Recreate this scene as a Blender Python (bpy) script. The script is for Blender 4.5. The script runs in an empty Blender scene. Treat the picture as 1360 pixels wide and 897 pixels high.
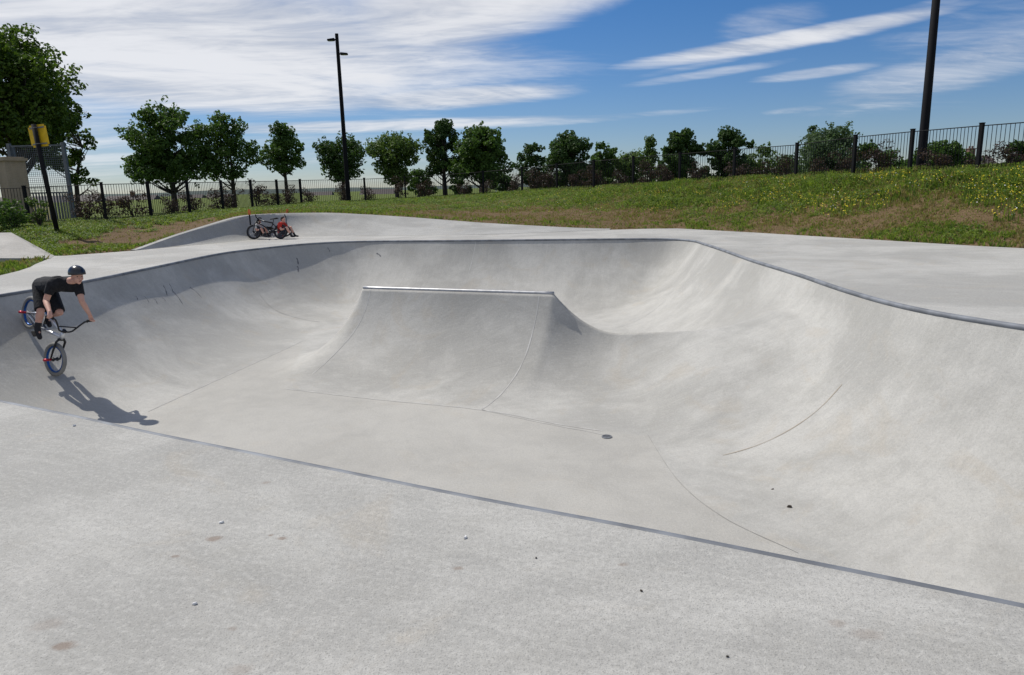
import bpy, bmesh, math, random
import numpy as np
from mathutils import Vector, Matrix, noise as mnoise
from mathutils.geometry import delaunay_2d_cdt

random.seed(7); rng = np.random.default_rng(7)
scene = bpy.context.scene
col = scene.collection
PI = math.pi

# ------------------------------------------------------------------ camera
F = 940.0; CX, CY = 680.0, 448.5; H = 1.32
PITCH = math.atan(200 / F); ROLL = math.radians(-1.5)
fw = np.array([0, math.cos(PITCH), -math.sin(PITCH)])
r0_ = np.array([1.0, 0, 0]); u0_ = np.cross(r0_, fw)
rr = r0_ * math.cos(ROLL) + u0_ * math.sin(ROLL)
uu = u0_ * math.cos(ROLL) - r0_ * math.sin(ROLL)
CAM = np.array([0, 0, H])
def ray(x, y): return fw + rr * (x - CX) / F - uu * (y - CY) / F
def onz(x, y, z=0.0):
    d = ray(x, y); return CAM + d * ((z - H) / d[2])
def aty(x, y, Y):
    d = ray(x, y); return CAM + d * (Y / d[1])
def atk(x, y, k): return CAM + ray(x, y) * k

cam_d = bpy.data.cameras.new('camera'); cam = bpy.data.objects.new('camera', cam_d); col.objects.link(cam)
cam.matrix_world = Matrix(((rr[0], uu[0], -fw[0], 0), (rr[1], uu[1], -fw[1], 0), (rr[2], uu[2], -fw[2], H), (0, 0, 0, 1)))
cam_d.sensor_width = 36; cam_d.lens = F / 1360 * 36; cam_d.clip_start = 0.05; cam_d.clip_end = 6000
scene.camera = cam
scene.view_settings.view_transform = 'Standard'; scene.view_settings.look = 'None'; scene.view_settings.exposure = .03; scene.view_settings.gamma = 1; scene.view_settings.use_curve_mapping = False

# ------------------------------------------------------------------ light
SUN_EL = math.radians(50); SUN_DIR = np.array([-1.27, 1.0]); SUN_DIR = SUN_DIR / np.linalg.norm(SUN_DIR)
S = Vector((SUN_DIR[0] * math.cos(SUN_EL), SUN_DIR[1] * math.cos(SUN_EL), math.sin(SUN_EL)))
sl = bpy.data.lights.new('sun', 'SUN'); sl.energy = 4.0; sl.angle = math.radians(0.53); sl.color = (1.0, 0.955, 0.88)
so = bpy.data.objects.new('sun', sl); col.objects.link(so); so.rotation_euler = S.to_track_quat('Z', 'Y').to_euler(); so.location = (0, 0, 30)

# ------------------------------------------------------------------ node helpers
class NT:
    def __init__(s, tree): s.t = tree; s.n = tree.nodes; s.l = tree.links
    def new(s, typ, **kw):
        n = s.n.new(typ)
        for k, v in kw.items(): setattr(n, k, v)
        return n
    def link(s, a, b): s.l.new(a, b)
    def put(s, sock, v):
        if isinstance(v, (int, float)): sock.default_value = v
        elif isinstance(v, (tuple, list)):
            sock.default_value = tuple(v) + ((1,) if len(v) == 3 and sock.type == 'RGBA' else ())
        else: s.l.new(v, sock)
    def math(s, op, a, b=0.0, c=None, clamp=False):
        n = s.new('ShaderNodeMath', operation=op, use_clamp=clamp); s.put(n.inputs[0], a); s.put(n.inputs[1], b)
        if c is not None: s.put(n.inputs[2], c)
        return n.outputs[0]
    def vmath(s, op, a, b=(0, 0, 0)):
        n = s.new('ShaderNodeVectorMath', operation=op); s.put(n.inputs[0], a); s.put(n.inputs[1], b)
        return n.outputs[0]
    def noise(s, vec, scale, detail=4, rough=0.55, dist=0.0, dims='3D'):
        n = s.new('ShaderNodeTexNoise', noise_dimensions=dims); s.put(n.inputs['Vector'], vec)
        n.inputs['Scale'].default_value = scale; n.inputs['Detail'].default_value = detail
        n.inputs['Roughness'].default_value = rough; n.inputs['Distortion'].default_value = dist
        return n.outputs['Fac']
    def ss(s, x, a, b, lo=0.0, hi=1.0):
        n = s.new('ShaderNodeMapRange', interpolation_type='SMOOTHSTEP'); s.put(n.inputs['Value'], x)
        s.put(n.inputs['From Min'], a); s.put(n.inputs['From Max'], b); s.put(n.inputs['To Min'], lo); s.put(n.inputs['To Max'], hi)
        return n.outputs[0]
    def mix(s, f, a, b, mode='MIX'):
        n = s.new('ShaderNodeMix', data_type='RGBA', blend_type=mode); s.put(n.inputs[0], f); s.put(n.inputs[6], a); s.put(n.inputs[7], b)
        return n.outputs[2]
    def scale(s, vec, v):
        return s.vmath('MULTIPLY', vec, v)

def new_mat(name):
    m = bpy.data.materials.new(name); m.use_nodes = True
    nt = NT(m.node_tree); b = m.node_tree.nodes['Principled BSDF']
    return m, nt, b

def simple(name, colr, rough=0.6, metal=0.0, var=0.12, scale=6.0, spec=0.4):
    m, nt, b = new_mat(name)
    tc = nt.new('ShaderNodeTexCoord').outputs['Object']
    n = nt.noise(tc, scale, 4)
    c1 = tuple(max(0, c * (1 - var)) for c in colr); c2 = tuple(min(1, c * (1 + var)) for c in colr)
    nt.put(b.inputs['Base Color'], nt.mix(nt.ss(n, .3, .7), c1, c2))
    b.inputs['Roughness'].default_value = rough; b.inputs['Metallic'].default_value = metal
    b.inputs['Specular IOR Level'].default_value = spec
    return m

def concrete(name, base, wall=False, warm=None, speck=1.0, stains=()):
    m, nt, b = new_mat(name)
    geo = nt.new('ShaderNodeNewGeometry').outputs['Position']
    big = nt.noise(geo, .45, 6, .65, .6); mid = nt.noise(geo, 2.6, 6, .68, .4); fine = nt.noise(geo, 42, 4, .75); grit = nt.noise(geo, 150, 2, .6)
    dark = tuple(c * .84 for c in base); light = tuple(c * 1.13 for c in base)
    c = nt.mix(nt.ss(big, .40, .60), dark, light)
    c = nt.mix(nt.math('MULTIPLY', nt.ss(mid, .48, .66), .28), c, (base[0] * .80, base[1] * .79, base[2] * .76))
    swirl = nt.noise(geo, .9, 8, .62, 3.2)
    c = nt.mix(nt.math('MULTIPLY', nt.ss(swirl, .50, .64), .20), c, tuple(x * .80 for x in base)); c = nt.mix(nt.math('MULTIPLY', nt.ss(swirl, .46, .36), .18), c, tuple(min(1, x * 1.22) for x in base))
    # warm faint stains
    st = nt.ss(nt.noise(nt.scale(geo, (1, 1, 1)), 1.15, 5, .65, 1.2), .55, .68)
    c = nt.mix(nt.math('MULTIPLY', st, .30), c, (base[0] * .95, base[1] * .84, base[2] * .70))
    # broom / trowel strokes
    if wall:
        uv = nt.new('ShaderNodeUVMap', uv_map='wall').outputs[0]
        s1 = nt.noise(nt.scale(uv, (9, 1.2, 1)), 1.0, 6, .7); s2 = nt.noise(nt.scale(uv, (38, 2.6, 1)), 1.0, 4, .7)
        arc = nt.noise(nt.scale(geo, (3, 3, 3)), 1.0, 5, .7, 2.5)
        att = nt.new('ShaderNodeAttribute', attribute_name='floor').outputs['Fac']
        wallf = nt.math('SUBTRACT', 1.0, att)
        st1 = nt.math('MULTIPLY', nt.ss(s1, .42, .60), nt.math('MULTIPLY', wallf, .17))
        c = nt.mix(st1, c, tuple(x * .78 for x in base))
        st2 = nt.math('MULTIPLY', nt.ss(s2, .50, .66), nt.math('MULTIPLY', wallf, .20))
        c = nt.mix(st2, c, tuple(min(1, x * 1.32) for x in base))
        c = nt.mix(nt.math('MULTIPLY', nt.ss(arc, .48, .62), .18), c, tuple(x * .8 for x in base))
        if warm: c = nt.mix(nt.math('MULTIPLY', att, .60), c, nt.mix(nt.ss(mid, .3, .7), tuple(x * .9 for x in warm), tuple(x * 1.08 for x in warm)))
    else:
        v = nt.new('ShaderNodeVectorRotate', rotation_type='Z_AXIS'); nt.put(v.inputs['Vector'], geo); v.inputs['Angle'].default_value = .42
        s1 = nt.noise(nt.scale(v.outputs[0], (1.1, 9, 1)), 1.0, 6, .72, .6)
        c = nt.mix(nt.math('MULTIPLY', nt.ss(s1, .43, .62), .26), c, tuple(x * .74 for x in base))
        s2 = nt.noise(nt.scale(v.outputs[0], (4, 40, 4)), 1.0, 4, .75, .5)
        c = nt.mix(nt.math('MULTIPLY', nt.ss(s2, .48, .65), .22), c, tuple(min(1, x * 1.25) for x in base))
    c = nt.mix(nt.math('MULTIPLY', nt.ss(fine, .50, .64), .38 * speck), c, tuple(x * .66 for x in base))
    c = nt.mix(nt.math('MULTIPLY', nt.ss(fine, .48, .36), .32 * speck), c, tuple(min(1, x * 1.35) for x in base))
    c = nt.mix(nt.math('MULTIPLY', nt.ss(grit, .57, .66), .60 * speck), c, tuple(x * .42 for x in base))
    # little round spots: dark gum, rust
    vo = nt.new('ShaderNodeTexVoronoi', feature='F1'); nt.put(vo.inputs['Vector'], geo); vo.inputs['Scale'].default_value = 1.3
    wc = nt.new('ShaderNodeTexWhiteNoise'); nt.put(wc.inputs['Vector'], vo.outputs['Position'])
    rad = nt.math('MULTIPLY', nt.ss(wc.outputs['Value'], .35, 1.0), .045)
    d = nt.math('ADD', vo.outputs['Distance'], nt.math('MULTIPLY', nt.math('SUBTRACT', nt.noise(geo, 16, 3), .5), .05))
    spot = nt.math('MULTIPLY', nt.ss(d, rad, nt.math('MULTIPLY', rad, .5)), .55)
    c = nt.mix(spot, c, (base[0] * .5, base[1] * .43, base[2] * .36))
    if stains:   # old rust and spill marks, each at its own place on the slab
        wob = nt.math('MULTIPLY', nt.math('SUBTRACT', nt.noise(geo, 22, 4, .7), .5), 1.5)
        for (sx_, sy_, sr, sa, scol) in stains:
            dv = nt.vmath('SUBTRACT', geo, (sx_, sy_, 0)); dv = nt.vmath('MULTIPLY', dv, (1, 1.4, 0)); ln_ = nt.new('ShaderNodeVectorMath', operation='LENGTH'); nt.put(ln_.inputs[0], dv)
            q = nt.math('ADD', nt.math('DIVIDE', ln_.outputs['Value'], sr), wob); c = nt.mix(nt.math('MULTIPLY', nt.ss(q, 1.15, .35), sa), c, scol)
    nt.put(b.inputs['Base Color'], c)
    b.inputs['Roughness'].default_value = .82; b.inputs['Specular IOR Level'].default_value = .3
    bp = nt.new('ShaderNodeBump'); bp.inputs['Strength'].default_value = .6; bp.inputs['Distance'].default_value = .012
    nt.put(bp.inputs['Height'], nt.math('ADD', nt.math('MULTIPLY', fine, .5), nt.math('ADD', nt.math('MULTIPLY', grit, .22), nt.math('MULTIPLY', mid, .8))))
    nt.link(bp.outputs[0], b.inputs['Normal'])
    return m

def leaf_mat(name, c1, c2, trans=.35, rough=.55, scale=1.1):
    m, nt, b = new_mat(name)
    geo = nt.new('ShaderNodeNewGeometry')
    n = nt.noise(geo.outputs['Position'], scale, 3); rnd = geo.outputs['Random Per Island']
    f = nt.math('ADD', nt.math('MULTIPLY', n, .7), nt.math('MULTIPLY', rnd, .5))
    c = nt.mix(nt.ss(f, .3, .85), c1, c2)
    nt.put(b.inputs['Base Color'], c); b.inputs['Roughness'].default_value = rough; b.inputs['Specular IOR Level'].default_value = .18
    tr = nt.new('ShaderNodeBsdfTranslucent'); nt.put(tr.inputs['Color'], nt.mix(.5, c, (c2[0] * 1.3, c2[1] * 1.5, c2[2] * .5)))
    ms = nt.new('ShaderNodeMixShader'); ms.inputs[0].default_value = trans
    nt.link(b.outputs[0], ms.inputs[1]); nt.link(tr.outputs[0], ms.inputs[2])
    nt.link(ms.outputs[0], nt.n['Material Output'].inputs['Surface'])
    return m

# ------------------------------------------------------------------ world: sky and clouds
def px_azel(x, y):
    d = ray(x, y); d = d / np.linalg.norm(d); return math.degrees(math.atan2(d[0], d[1])), math.degrees(math.asin(d[2]))
world = bpy.data.worlds.new('World'); scene.world = world; world.use_nodes = True
W = NT(world.node_tree)
bg = W.n['Background']; bg.inputs['Strength'].default_value = .062
sky = W.new('ShaderNodeTexSky', sky_type='NISHITA'); sky.sun_disc = False
sky.sun_elevation = SUN_EL; sky.sun_rotation = math.atan2(SUN_DIR[0], SUN_DIR[1]); sky.altitude = 0
sky.air_density = 1.0; sky.dust_density = .05; sky.ozone_density = 3.0
gen = W.new('ShaderNodeTexCoord').outputs['Generated']
sep = W.new('ShaderNodeSeparateXYZ'); W.put(sep.inputs[0], gen)
X, Y, Z = sep.outputs
az = W.math('MULTIPLY', W.math('ARCTAN2', X, Y), 180 / PI); el = W.math('MULTIPLY', W.math('ARCSINE', Z), 180 / PI)
zz = W.math('ADD', W.math('MAXIMUM', Z, 0.0), .10)
cmb = W.new('ShaderNodeCombineXYZ'); W.put(cmb.inputs[0], W.math('DIVIDE', X, zz)); W.put(cmb.inputs[1], W.math('DIVIDE', Y, zz)); cmb.inputs[2].default_value = 3.7
P = cmb.outputs[0]
rot = W.new('ShaderNodeVectorRotate', rotation_type='Z_AXIS'); W.put(rot.inputs['Vector'], P); rot.inputs['Angle'].default_value = math.radians(-5)
PR = rot.outputs[0]
n_big = W.noise(W.scale(PR, (.55, 1.15, 1)), 1.0, 6, .6, .9)
n_fine = W.noise(W.scale(PR, (2.0, 5.2, 1)), 1.0, 6, .66, 1.6)
n_wisp = W.noise(W.scale(PR, (1.2, 12.0, 1)), 1.0, 5, .65, .6)
tex = W.math('ADD', W.math('MULTIPLY', n_big, .70), W.math('ADD', W.math('MULTIPLY', n_fine, .25), W.math('MULTIPLY', n_wisp, .05)))
# cloud banks: centre and half sizes as directions (degrees of azimuth / elevation), tilt, strength
def bank(px, py, hw, hh, tilt, s):
    a, e = px_azel(px, py); return (a, e, hw / F * 57.3, hh / F * 57.3, tilt, s)
BANKS = [bank(170, 30, 520, 95, -4, 1.0), bank(640, -10, 280, 70, 14, 1.0), bank(250, 110, 330, 40, -2, .95), bank(560, 60, 170, 26, 14, .8),
         bank(590, 130, 190, 17, 2, .85), bank(480, 168, 330, 9, 1, .75), bank(360, 200, 330, 26, 0, .45), bank(60, 170, 160, 80, 0, .6),
         bank(1045, 53, 200, 12, 5, .85), bank(1020, 30, 75, 22, 3, .45), bank(1260, 95, 170, 30, 12, .55), bank(1330, 50, 150, 60, 12, .36), bank(1085, 97, 80, 7, 3, .55),
         bank(930, 100, 120, 6, 5, .38), bank(1060, 146, 45, 5, 2, .45), bank(760, 160, 190, 6, 2, .45), bank(640, 240, 900, 26, 0, .33), bank(1150, 30, 260, 8, 9, .4)]
dens = None
for (a, e, hw, hh, tl, s) in BANKS:
    dx = W.math('SUBTRACT', az, a); dy = W.math('SUBTRACT', el, e)
    ct, st = math.cos(math.radians(tl)), math.sin(math.radians(tl))
    u = W.math('DIVIDE', W.math('ADD', W.math('MULTIPLY', dx, ct), W.math('MULTIPLY', dy, st)), hw)
    v = W.math('DIVIDE', W.math('SUBTRACT', W.math('MULTIPLY', dy, ct), W.math('MULTIPLY', dx, st)), hh)
    r2 = W.math('ADD', W.math('MULTIPLY', u, u), W.math('MULTIPLY', v, v))
    k = W.math('MULTIPLY', W.ss(r2, 1.5, 0.0), s)
    dens = k if dens is None else W.math('MAXIMUM', dens, k)
# behind the camera and overhead: unseen cloud cover, added to whiten the fill light
back = W.math('MULTIPLY', W.math('MAXIMUM', W.ss(Y, .15, -.25), W.ss(el, 36, 55)), .58); dens = W.math('MAXIMUM', dens, back)
alpha = W.math('ADD', dens, W.math('MULTIPLY', W.math('SUBTRACT', tex, .5), 1.5))
alpha = W.math('MULTIPLY', W.ss(alpha, .16, 1.08), W.ss(dens, 0.0, .16))
alpha = W.math('MULTIPLY', alpha, W.ss(el, -.5, 2.0))
shade = W.ss(W.math('ADD', n_big, W.math('MULTIPLY', n_fine, .25)), .45, .75)
cloudc = W.mix(shade, (8.4, 8.8, 9.7), (13.2, 13.3, 13.7))
hs_ = W.new('ShaderNodeHueSaturation'); hs_.inputs['Saturation'].default_value = 1.18; W.link(sky.outputs[0], hs_.inputs['Color'])
skyc = W.mix(1.0, hs_.outputs[0], W.mix(W.ss(el, 0, 22), (.84, .95, 1.26), (.62, .99, 1.32)), 'MULTIPLY')
W.put(bg.inputs['Color'], W.mix(W.math('MULTIPLY', alpha, .93), skyc, cloudc))

# ------------------------------------------------------------------ mesh helpers
def mesh_obj(name, verts, faces, mats, parent=None, smooth=False, fmats=None):
    me = bpy.data.meshes.new(name); me.from_pydata([tuple(map(float, v)) for v in verts], [], faces); me.update()
    for m in (mats if isinstance(mats, (list, tuple)) else [mats]): me.materials.append(m)
    if fmats is not None: me.polygons.foreach_set('material_index', fmats)
    if smooth: me.polygons.foreach_set('use_smooth', [True] * len(me.polygons))
    o = bpy.data.objects.new(name, me); col.objects.link(o)
    if parent: o.parent = parent
    return o

class MB:
    """collects simple shapes for one part"""
    def __init__(s): s.v = []; s.f = []; s.m = []
    def add(s, v, f, mi=0):
        o = len(s.v); s.v += [tuple(map(float, p)) for p in v]; s.f += [tuple(i + o for i in q) for q in f]; s.m += [mi] * len(f)
    def box(s, c, size, rot=None, mi=0):
        M = rot if rot is not None else Matrix.Identity(3)
        c = Vector(c); h = [x / 2 for x in size]
        vs = [c + M @ Vector((sx * h[0], sy * h[1], sz * h[2])) for sx in (-1, 1) for sy in (-1, 1) for sz in (-1, 1)]
        s.add(vs, [(0, 1, 3, 2), (4, 6, 7, 5), (0, 4, 5, 1), (2, 3, 7, 6), (0, 2, 6, 4), (1, 5, 7, 3)], mi)
    def tube(s, pts, rad, n=8, closed=False, cap=True, mi=0):
        pts = [Vector(p) for p in pts]; N = len(pts)
        rads = rad if isinstance(rad, (list, tuple)) else [rad] * N
        prev = None; rings = []
        for i, p in enumerate(pts):
            if closed: t = pts[(i + 1) % N] - pts[i - 1]
            else: t = pts[min(i + 1, N - 1)] - pts[max(i - 1, 0)]
            t.normalize()
            if prev is None:
                a = Vector((0, 0, 1)) if abs(t.z) < .9 else Vector((1, 0, 0)); x = t.cross(a).normalized()
            else: x = (prev - t * prev.dot(t)).normalized()
            prev = x; y = t.cross(x)
            rings.append([p + (x * math.cos(2 * PI * k / n) + y * math.sin(2 * PI * k / n)) * rads[i] for k in range(n)])
        v = [q for r_ in rings for q in r_]; f = []
        for i in range(N if closed else N - 1):
            j = (i + 1) % N
            for k in range(n): f.append((i * n + k, i * n + (k + 1) % n, j * n + (k + 1) % n, j * n + k))
        if cap and not closed: f.append(tuple(range(n))[::-1]); f.append(tuple((N - 1) * n + k for k in range(n)))
        s.add(v, f, mi)
    def ring(s, c, axis, R, r, n=40, m=8, mi=0, squash=1.0):
        c = Vector(c); a = Vector(axis).normalized(); b = a.orthogonal().normalized(); d = a.cross(b)
        v = []; f = []
        for i in range(n):
            e = b * math.cos(2 * PI * i / n) + d * math.sin(2 * PI * i / n)
            for k in range(m):
                t = 2 * PI * k / m; v.append(c + e * (R + r * math.cos(t)) + a * r * squash * math.sin(t))
        for i in range(n):
            for k in range(m): f.append((i * m + k, ((i + 1) % n) * m + k, ((i + 1) % n) * m + (k + 1) % m, i * m + (k + 1) % m))
        s.add(v, f, mi)
    def ball(s, c, rad, n=10, m=7, mi=0, rot=None):
        rad = rad if isinstance(rad, (tuple, list)) else (rad,) * 3; M = rot or Matrix.Identity(3); c = Vector(c)
        v = [c + M @ Vector((0, 0, rad[2]))]
        for i in range(1, m):
            t = PI * i / m
            for k in range(n):
                q = 2 * PI * k / n; v.append(c + M @ Vector((rad[0] * math.sin(t) * math.cos(q), rad[1] * math.sin(t) * math.sin(q), rad[2] * math.cos(t))))
        v.append(c + M @ Vector((0, 0, -rad[2]))); f = []
        for k in range(n): f.append((0, 1 + k, 1 + (k + 1) % n))
        for i in range(m - 2):
            for k in range(n): f.append((1 + i * n + k, 1 + (i + 1) * n + k, 1 + (i + 1) * n + (k + 1) % n, 1 + i * n + (k + 1) % n))
        L = len(v) - 1
        for k in range(n): f.append((L, 1 + (m - 2) * n + (k + 1) % n, 1 + (m - 2) * n + k))
        s.add(v, f, mi)
    def build(s, name, mats, parent=None, smooth=False):
        return mesh_obj(name, s.v, s.f, mats, parent, smooth, s.m)

def tag(o, label=None, cat=None, group=None, kind=None):
    if label: o['label'] = label
    if cat: o['category'] = cat
    if group: o['group'] = group
    if kind: o['kind'] = kind
    return o
def empty(name, loc=(0, 0, 0), rot=None):
    o = bpy.data.objects.new(name, None); col.objects.link(o); o.location = tuple(map(float, loc)); o.empty_display_size = .1
    if rot is not None: o.rotation_euler = rot
    return o
def copy_tree(o, parent=None):
    c = o.copy(); col.objects.link(c)
    if parent: c.parent = parent
    for ch in list(o.children): copy_tree(ch, c)
    return c

def sstep(x, a, b):
    t = np.clip((np.asarray(x, float) - a) / (b - a), 0, 1); return t * t * (3 - 2 * t)

# ------------------------------------------------------------------ materials
ST_ = []
for px_, py_, w_, al_ in [(85, 858, 11, .6), (285, 716, 9, .6), (375, 715, 6, .6), (233, 739, 5, .5), (360, 711, 3, .6), (608, 755, 6, .5), (828, 750, 6, .4), (62, 830, 16, .22), (1112, 828, 10, .28),
                     (1150, 843, 16, .25), (353, 641, 6, .35), (309, 835, 6, .3), (320, 890, 14, .25)]:
    c_ = onz(px_, py_); ST_.append((float(c_[0]), float(c_[1]), float(w_ * 1.25 * np.linalg.norm(c_ - CAM) / F), al_, (.20, .135, .095)))
M_deck = concrete('deck_concrete', (.425, .414, .380), stains=ST_)
M_bowl = concrete('bowl_concrete', (.430, .419, .385), wall=True, warm=(.428, .410, .368), speck=.6)
M_bank = concrete('bank_concrete', (.375, .368, .342))
M_path = concrete('path_concrete', (.42, .40, .36))
M_seam = simple('joint_sealant', (.31, .303, .28), .9)
M_seaml = simple('joint_worn', (.50, .49, .46), .9)
M_rust = simple('joint_rust', (.40, .34, .26), .9)
M_scuff = simple('rubber_scuff', (.15, .15, .153), .8, 0, .35, 40)
M_galv = simple('galvanised_steel', (.20, .212, .23), .72, .35, .24, 5)
M_galvb = simple('polished_steel', (.42, .42, .42), .45, .7, .15, 12)
M_black = simple('black_paint', (.010, .010, .011), .75, spec=.15)
M_pole = simple('pole_paint', (.009, .009, .011), .8, spec=.12)
M_lens = simple('lamp_glass', (.30, .30, .28), .2)
M_yellow = simple('sign_yellow', (.62, .40, .012), .5)
M_alu = simple('cage_steel', (.13, .14, .155), .55, .4)
M_white = simple('white_paint', (.78, .78, .76), .5)

# ------------------------------------------------------------------ bowl outline (plan, metres)
far_px = [(0, 391), (100, 375), (200, 355), (300, 335), (350, 329), (400, 324), (440, 321.5), (480, 320), (600, 319), (700, 318), (800, 317), (860, 316.6),
          (895, 317), (920, 319), (935, 323), (960, 331), (1000, 345), (1060, 363), (1120, 383), (1180, 400), (1240, 413), (1300, 423), (1360, 432)]
far = [tuple(onz(*p)[:2]) for p in far_px]
near = [tuple(onz(*p)[:2]) for p in [(1360, 805), (1200, 772), (1060, 744), (860, 704), (640, 663), (400, 615), (200, 575), (100, 553), (0, 533)]]
ctrl = far + [(4.86, 5.62), (5.3, 5.2), (5.9, 4.85), (7.2, 4.5), (8.6, 4.25), (9.6, 3.5), (9.9, 2.3), (9.5, .9), (8.4, -.1), (7.0, -.55), (5.2, .1), (3.2, 1.12)] + near + \
       [(-4.6, 5.17), (-5.8, 5.82), (-6.7, 6.45), (-7.3, 7.2), (-7.55, 8.2), (-7.5, 9.2)]
def catmull(c, step=.05):
    n = len(c); out = []
    c = [np.array(p) for p in c]
    for i in range(n):
        p0, p1, p2, p3 = c[i - 1], c[i], c[(i + 1) % n], c[(i + 2) % n]
        L = np.linalg.norm(p2 - p1); k = max(2, int(L / step))
        a = L ** .5; t0 = 0; t1 = max(np.linalg.norm(p1 - p0), 1e-6) ** .5; t2 = t1 + a; t3 = t2 + max(np.linalg.norm(p3 - p2), 1e-6) ** .5
        for j in range(k):
            t = t1 + (t2 - t1) * j / k
            A1 = (t1 - t) / (t1 - t0) * p0 + (t - t0) / (t1 - t0) * p1; A2 = (t2 - t) / (t2 - t1) * p1 + (t - t1) / (t2 - t1) * p2
            A3 = (t3 - t) / (t3 - t2) * p2 + (t - t2) / (t3 - t2) * p3
            B1 = (t2 - t) / (t2 - t0) * A1 + (t - t0) / (t2 - t0) * A2; B2 = (t3 - t) / (t3 - t1) * A2 + (t - t1) / (t3 - t1) * A3
            out.append((t2 - t) / (t2 - t1) * B1 + (t - t1) / (t2 - t1) * B2)
    return np.array(out)
OUT = catmull(ctrl)
seglen = np.linalg.norm(np.roll(OUT, -1, 0) - OUT, axis=1); ARC = np.concatenate([[0], np.cumsum(seglen)[:-1]])
def inside(pts, poly):
    x, y = pts[:, 0], pts[:, 1]; c = np.zeros(len(pts), bool); n = len(poly)
    for i in range(n):
        x1, y1 = poly[i - 1]; x2, y2 = poly[i]
        if y1 == y2: continue
        m = ((y1 > y) != (y2 > y)) & (x < (x2 - x1) * (y - y1) / (y2 - y1) + x1); c ^= m
    return c
def dist_out(pts):
    """distance to the outline and arc length of the nearest point"""
    d = np.empty(len(pts)); s = np.empty(len(pts)); A = OUT; B = np.roll(OUT, -1, 0); AB = B - A; L2 = (AB ** 2).sum(1)
    for i in range(0, len(pts), 2000):
        p = pts[i:i + 2000, None, :]; t = np.clip(((p - A) * AB).sum(2) / L2, 0, 1)
        q = A + t[..., None] * AB; dd = ((p - q) ** 2).sum(2); k = dd.argmin(1); ii = np.arange(len(k))
        d[i:i + 2000] = np.sqrt(dd[ii, k]); s[i:i + 2000] = ARC[k] + t[ii, k] * seglen[k]
    return d, s
DEPTH = 1.5; RW = 2.7; LW = math.sqrt(2 * RW * DEPTH - DEPTH ** 2)
def prof(s, RW=RW):
    s = np.asarray(s, float); LW = np.sqrt(2 * RW * DEPTH - DEPTH ** 2)
    z = -DEPTH + RW - np.sqrt(np.maximum(RW ** 2 - np.clip(LW - s, 0, LW) ** 2, 0))
    return np.where(s < 0, -s * (LW / (RW - DEPTH)), z)
GX0, GX1, GY0, GY1, GS = -9.0, 11.0, -2.0, 21.0, .06
gx = np.arange(GX0, GX1 + GS / 2, GS); gy = np.arange(GY0, GY1 + GS / 2, GS)
GXX, GYY = np.meshgrid(gx, gy); gp = np.stack([GXX.ravel(), GYY.ravel()], 1)
gd, gs_ = dist_out(gp); gin = inside(gp, OUT); sd = np.where(gin, gd, -gd)
_k = lambda i: ARC[np.argmin(np.hypot(OUT[:, 0] - far[i][0], OUT[:, 1] - far[i][1]))]
rwv = np.interp(gs_, [_k(0), _k(2), _k(3), _k(4), _k(6), _k(7), _k(9), _k(14), ARC[-1] - .8, ARC[-1]], [3.15, 2.8, 2.8, 3.2, 3.3, 3.0, 2.8, 2.7, 2.7, 3.15])
zraw = prof(np.maximum(sd, -.6), rwv).reshape(GXX.shape)
def blur(a, sig):
    r = int(3 * sig); k = np.exp(-.5 * (np.arange(-r, r + 1) / sig) ** 2); k /= k.sum()
    b = np.pad(a, r, mode='edge')
    b = np.apply_along_axis(lambda m: np.convolve(m, k, 'valid'), 0, b); return np.apply_along_axis(lambda m: np.convolve(m, k, 'valid'), 1, b)
zb = blur(zraw, 4.0)
wbl = sstep(sd.reshape(GXX.shape), .05, .7); zw = zb * wbl + zraw * (1 - wbl)
# the spine in the middle: a steel-edged hip that rolls over into a saddle towards the right wall
RA = onz(482, 382, -.25)[:2]; RB = onz(735, 389.5, -.25)[:2]
re = (RB - RA) / np.linalg.norm(RB - RA); rn = np.array([-re[1], re[0]]); RLEN = np.linalg.norm(RB - RA)
def ridge(pts):
    d = pts - RA; t = d @ re; p = d @ rn
    tau = np.clip((t - RLEN) / 1.05, 0, 1)
    h = -.25 - .58 * (1 - (1 - tau) ** 2.1) + .07 * np.maximum(0, np.minimum(t - RLEN, 3) - .7) ** 1.3
    tl = np.minimum(t, 0)
    q = np.sqrt((p / np.where(p < 0, 1.95 + 1.3 * sstep(t, RLEN + 1.0, RLEN + 2.8), 1.7 - .6 * sstep(t, RLEN, RLEN + .9) + 2.2 * sstep(t, RLEN + 1.0, RLEN + 2.6))) ** 2 + (tl / 1.55) ** 2); q = np.clip(q, 0, 1)
    hh = 1.25; L = 1.95; R = (L * L + hh * hh) / (2 * hh)
    arc = (R - np.sqrt(np.maximum(R * R - (L * (1 - q)) ** 2, 0))) / hh
    roll = .5 * (1 + np.cos(PI * q ** .80)); w = sstep(t, RLEN + .05, RLEN + 1.1) * .16 + .84 * sstep(t, RLEN + 1.2, RLEN + 2.5)
    return (h + DEPTH) * (arc * (1 - w) + roll * w)
PN = 3.0; SDG = sd.reshape(GXX.shape)
def zb_at(pts):
    pts = np.atleast_2d(pts); fx = (pts[:, 0] - GX0) / GS; fy = (pts[:, 1] - GY0) / GS
    i = np.clip(fx.astype(int), 0, len(gx) - 2); j = np.clip(fy.astype(int), 0, len(gy) - 2); u = fx - i; v = fy - j
    bil = lambda G: G[j, i] * (1 - u) * (1 - v) + G[j, i + 1] * u * (1 - v) + G[j + 1, i] * (1 - u) * v + G[j + 1, i + 1] * u * v
    zw_, sd_ = bil(zw), bil(SDG); a = np.maximum(zw_ + DEPTH, 0); b = ridge(pts) * sstep(sd_, -.05, .55)
    return np.where(sd_ > 0, (a ** PN + b ** PN) ** (1 / PN) - DEPTH, zw_)
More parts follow.
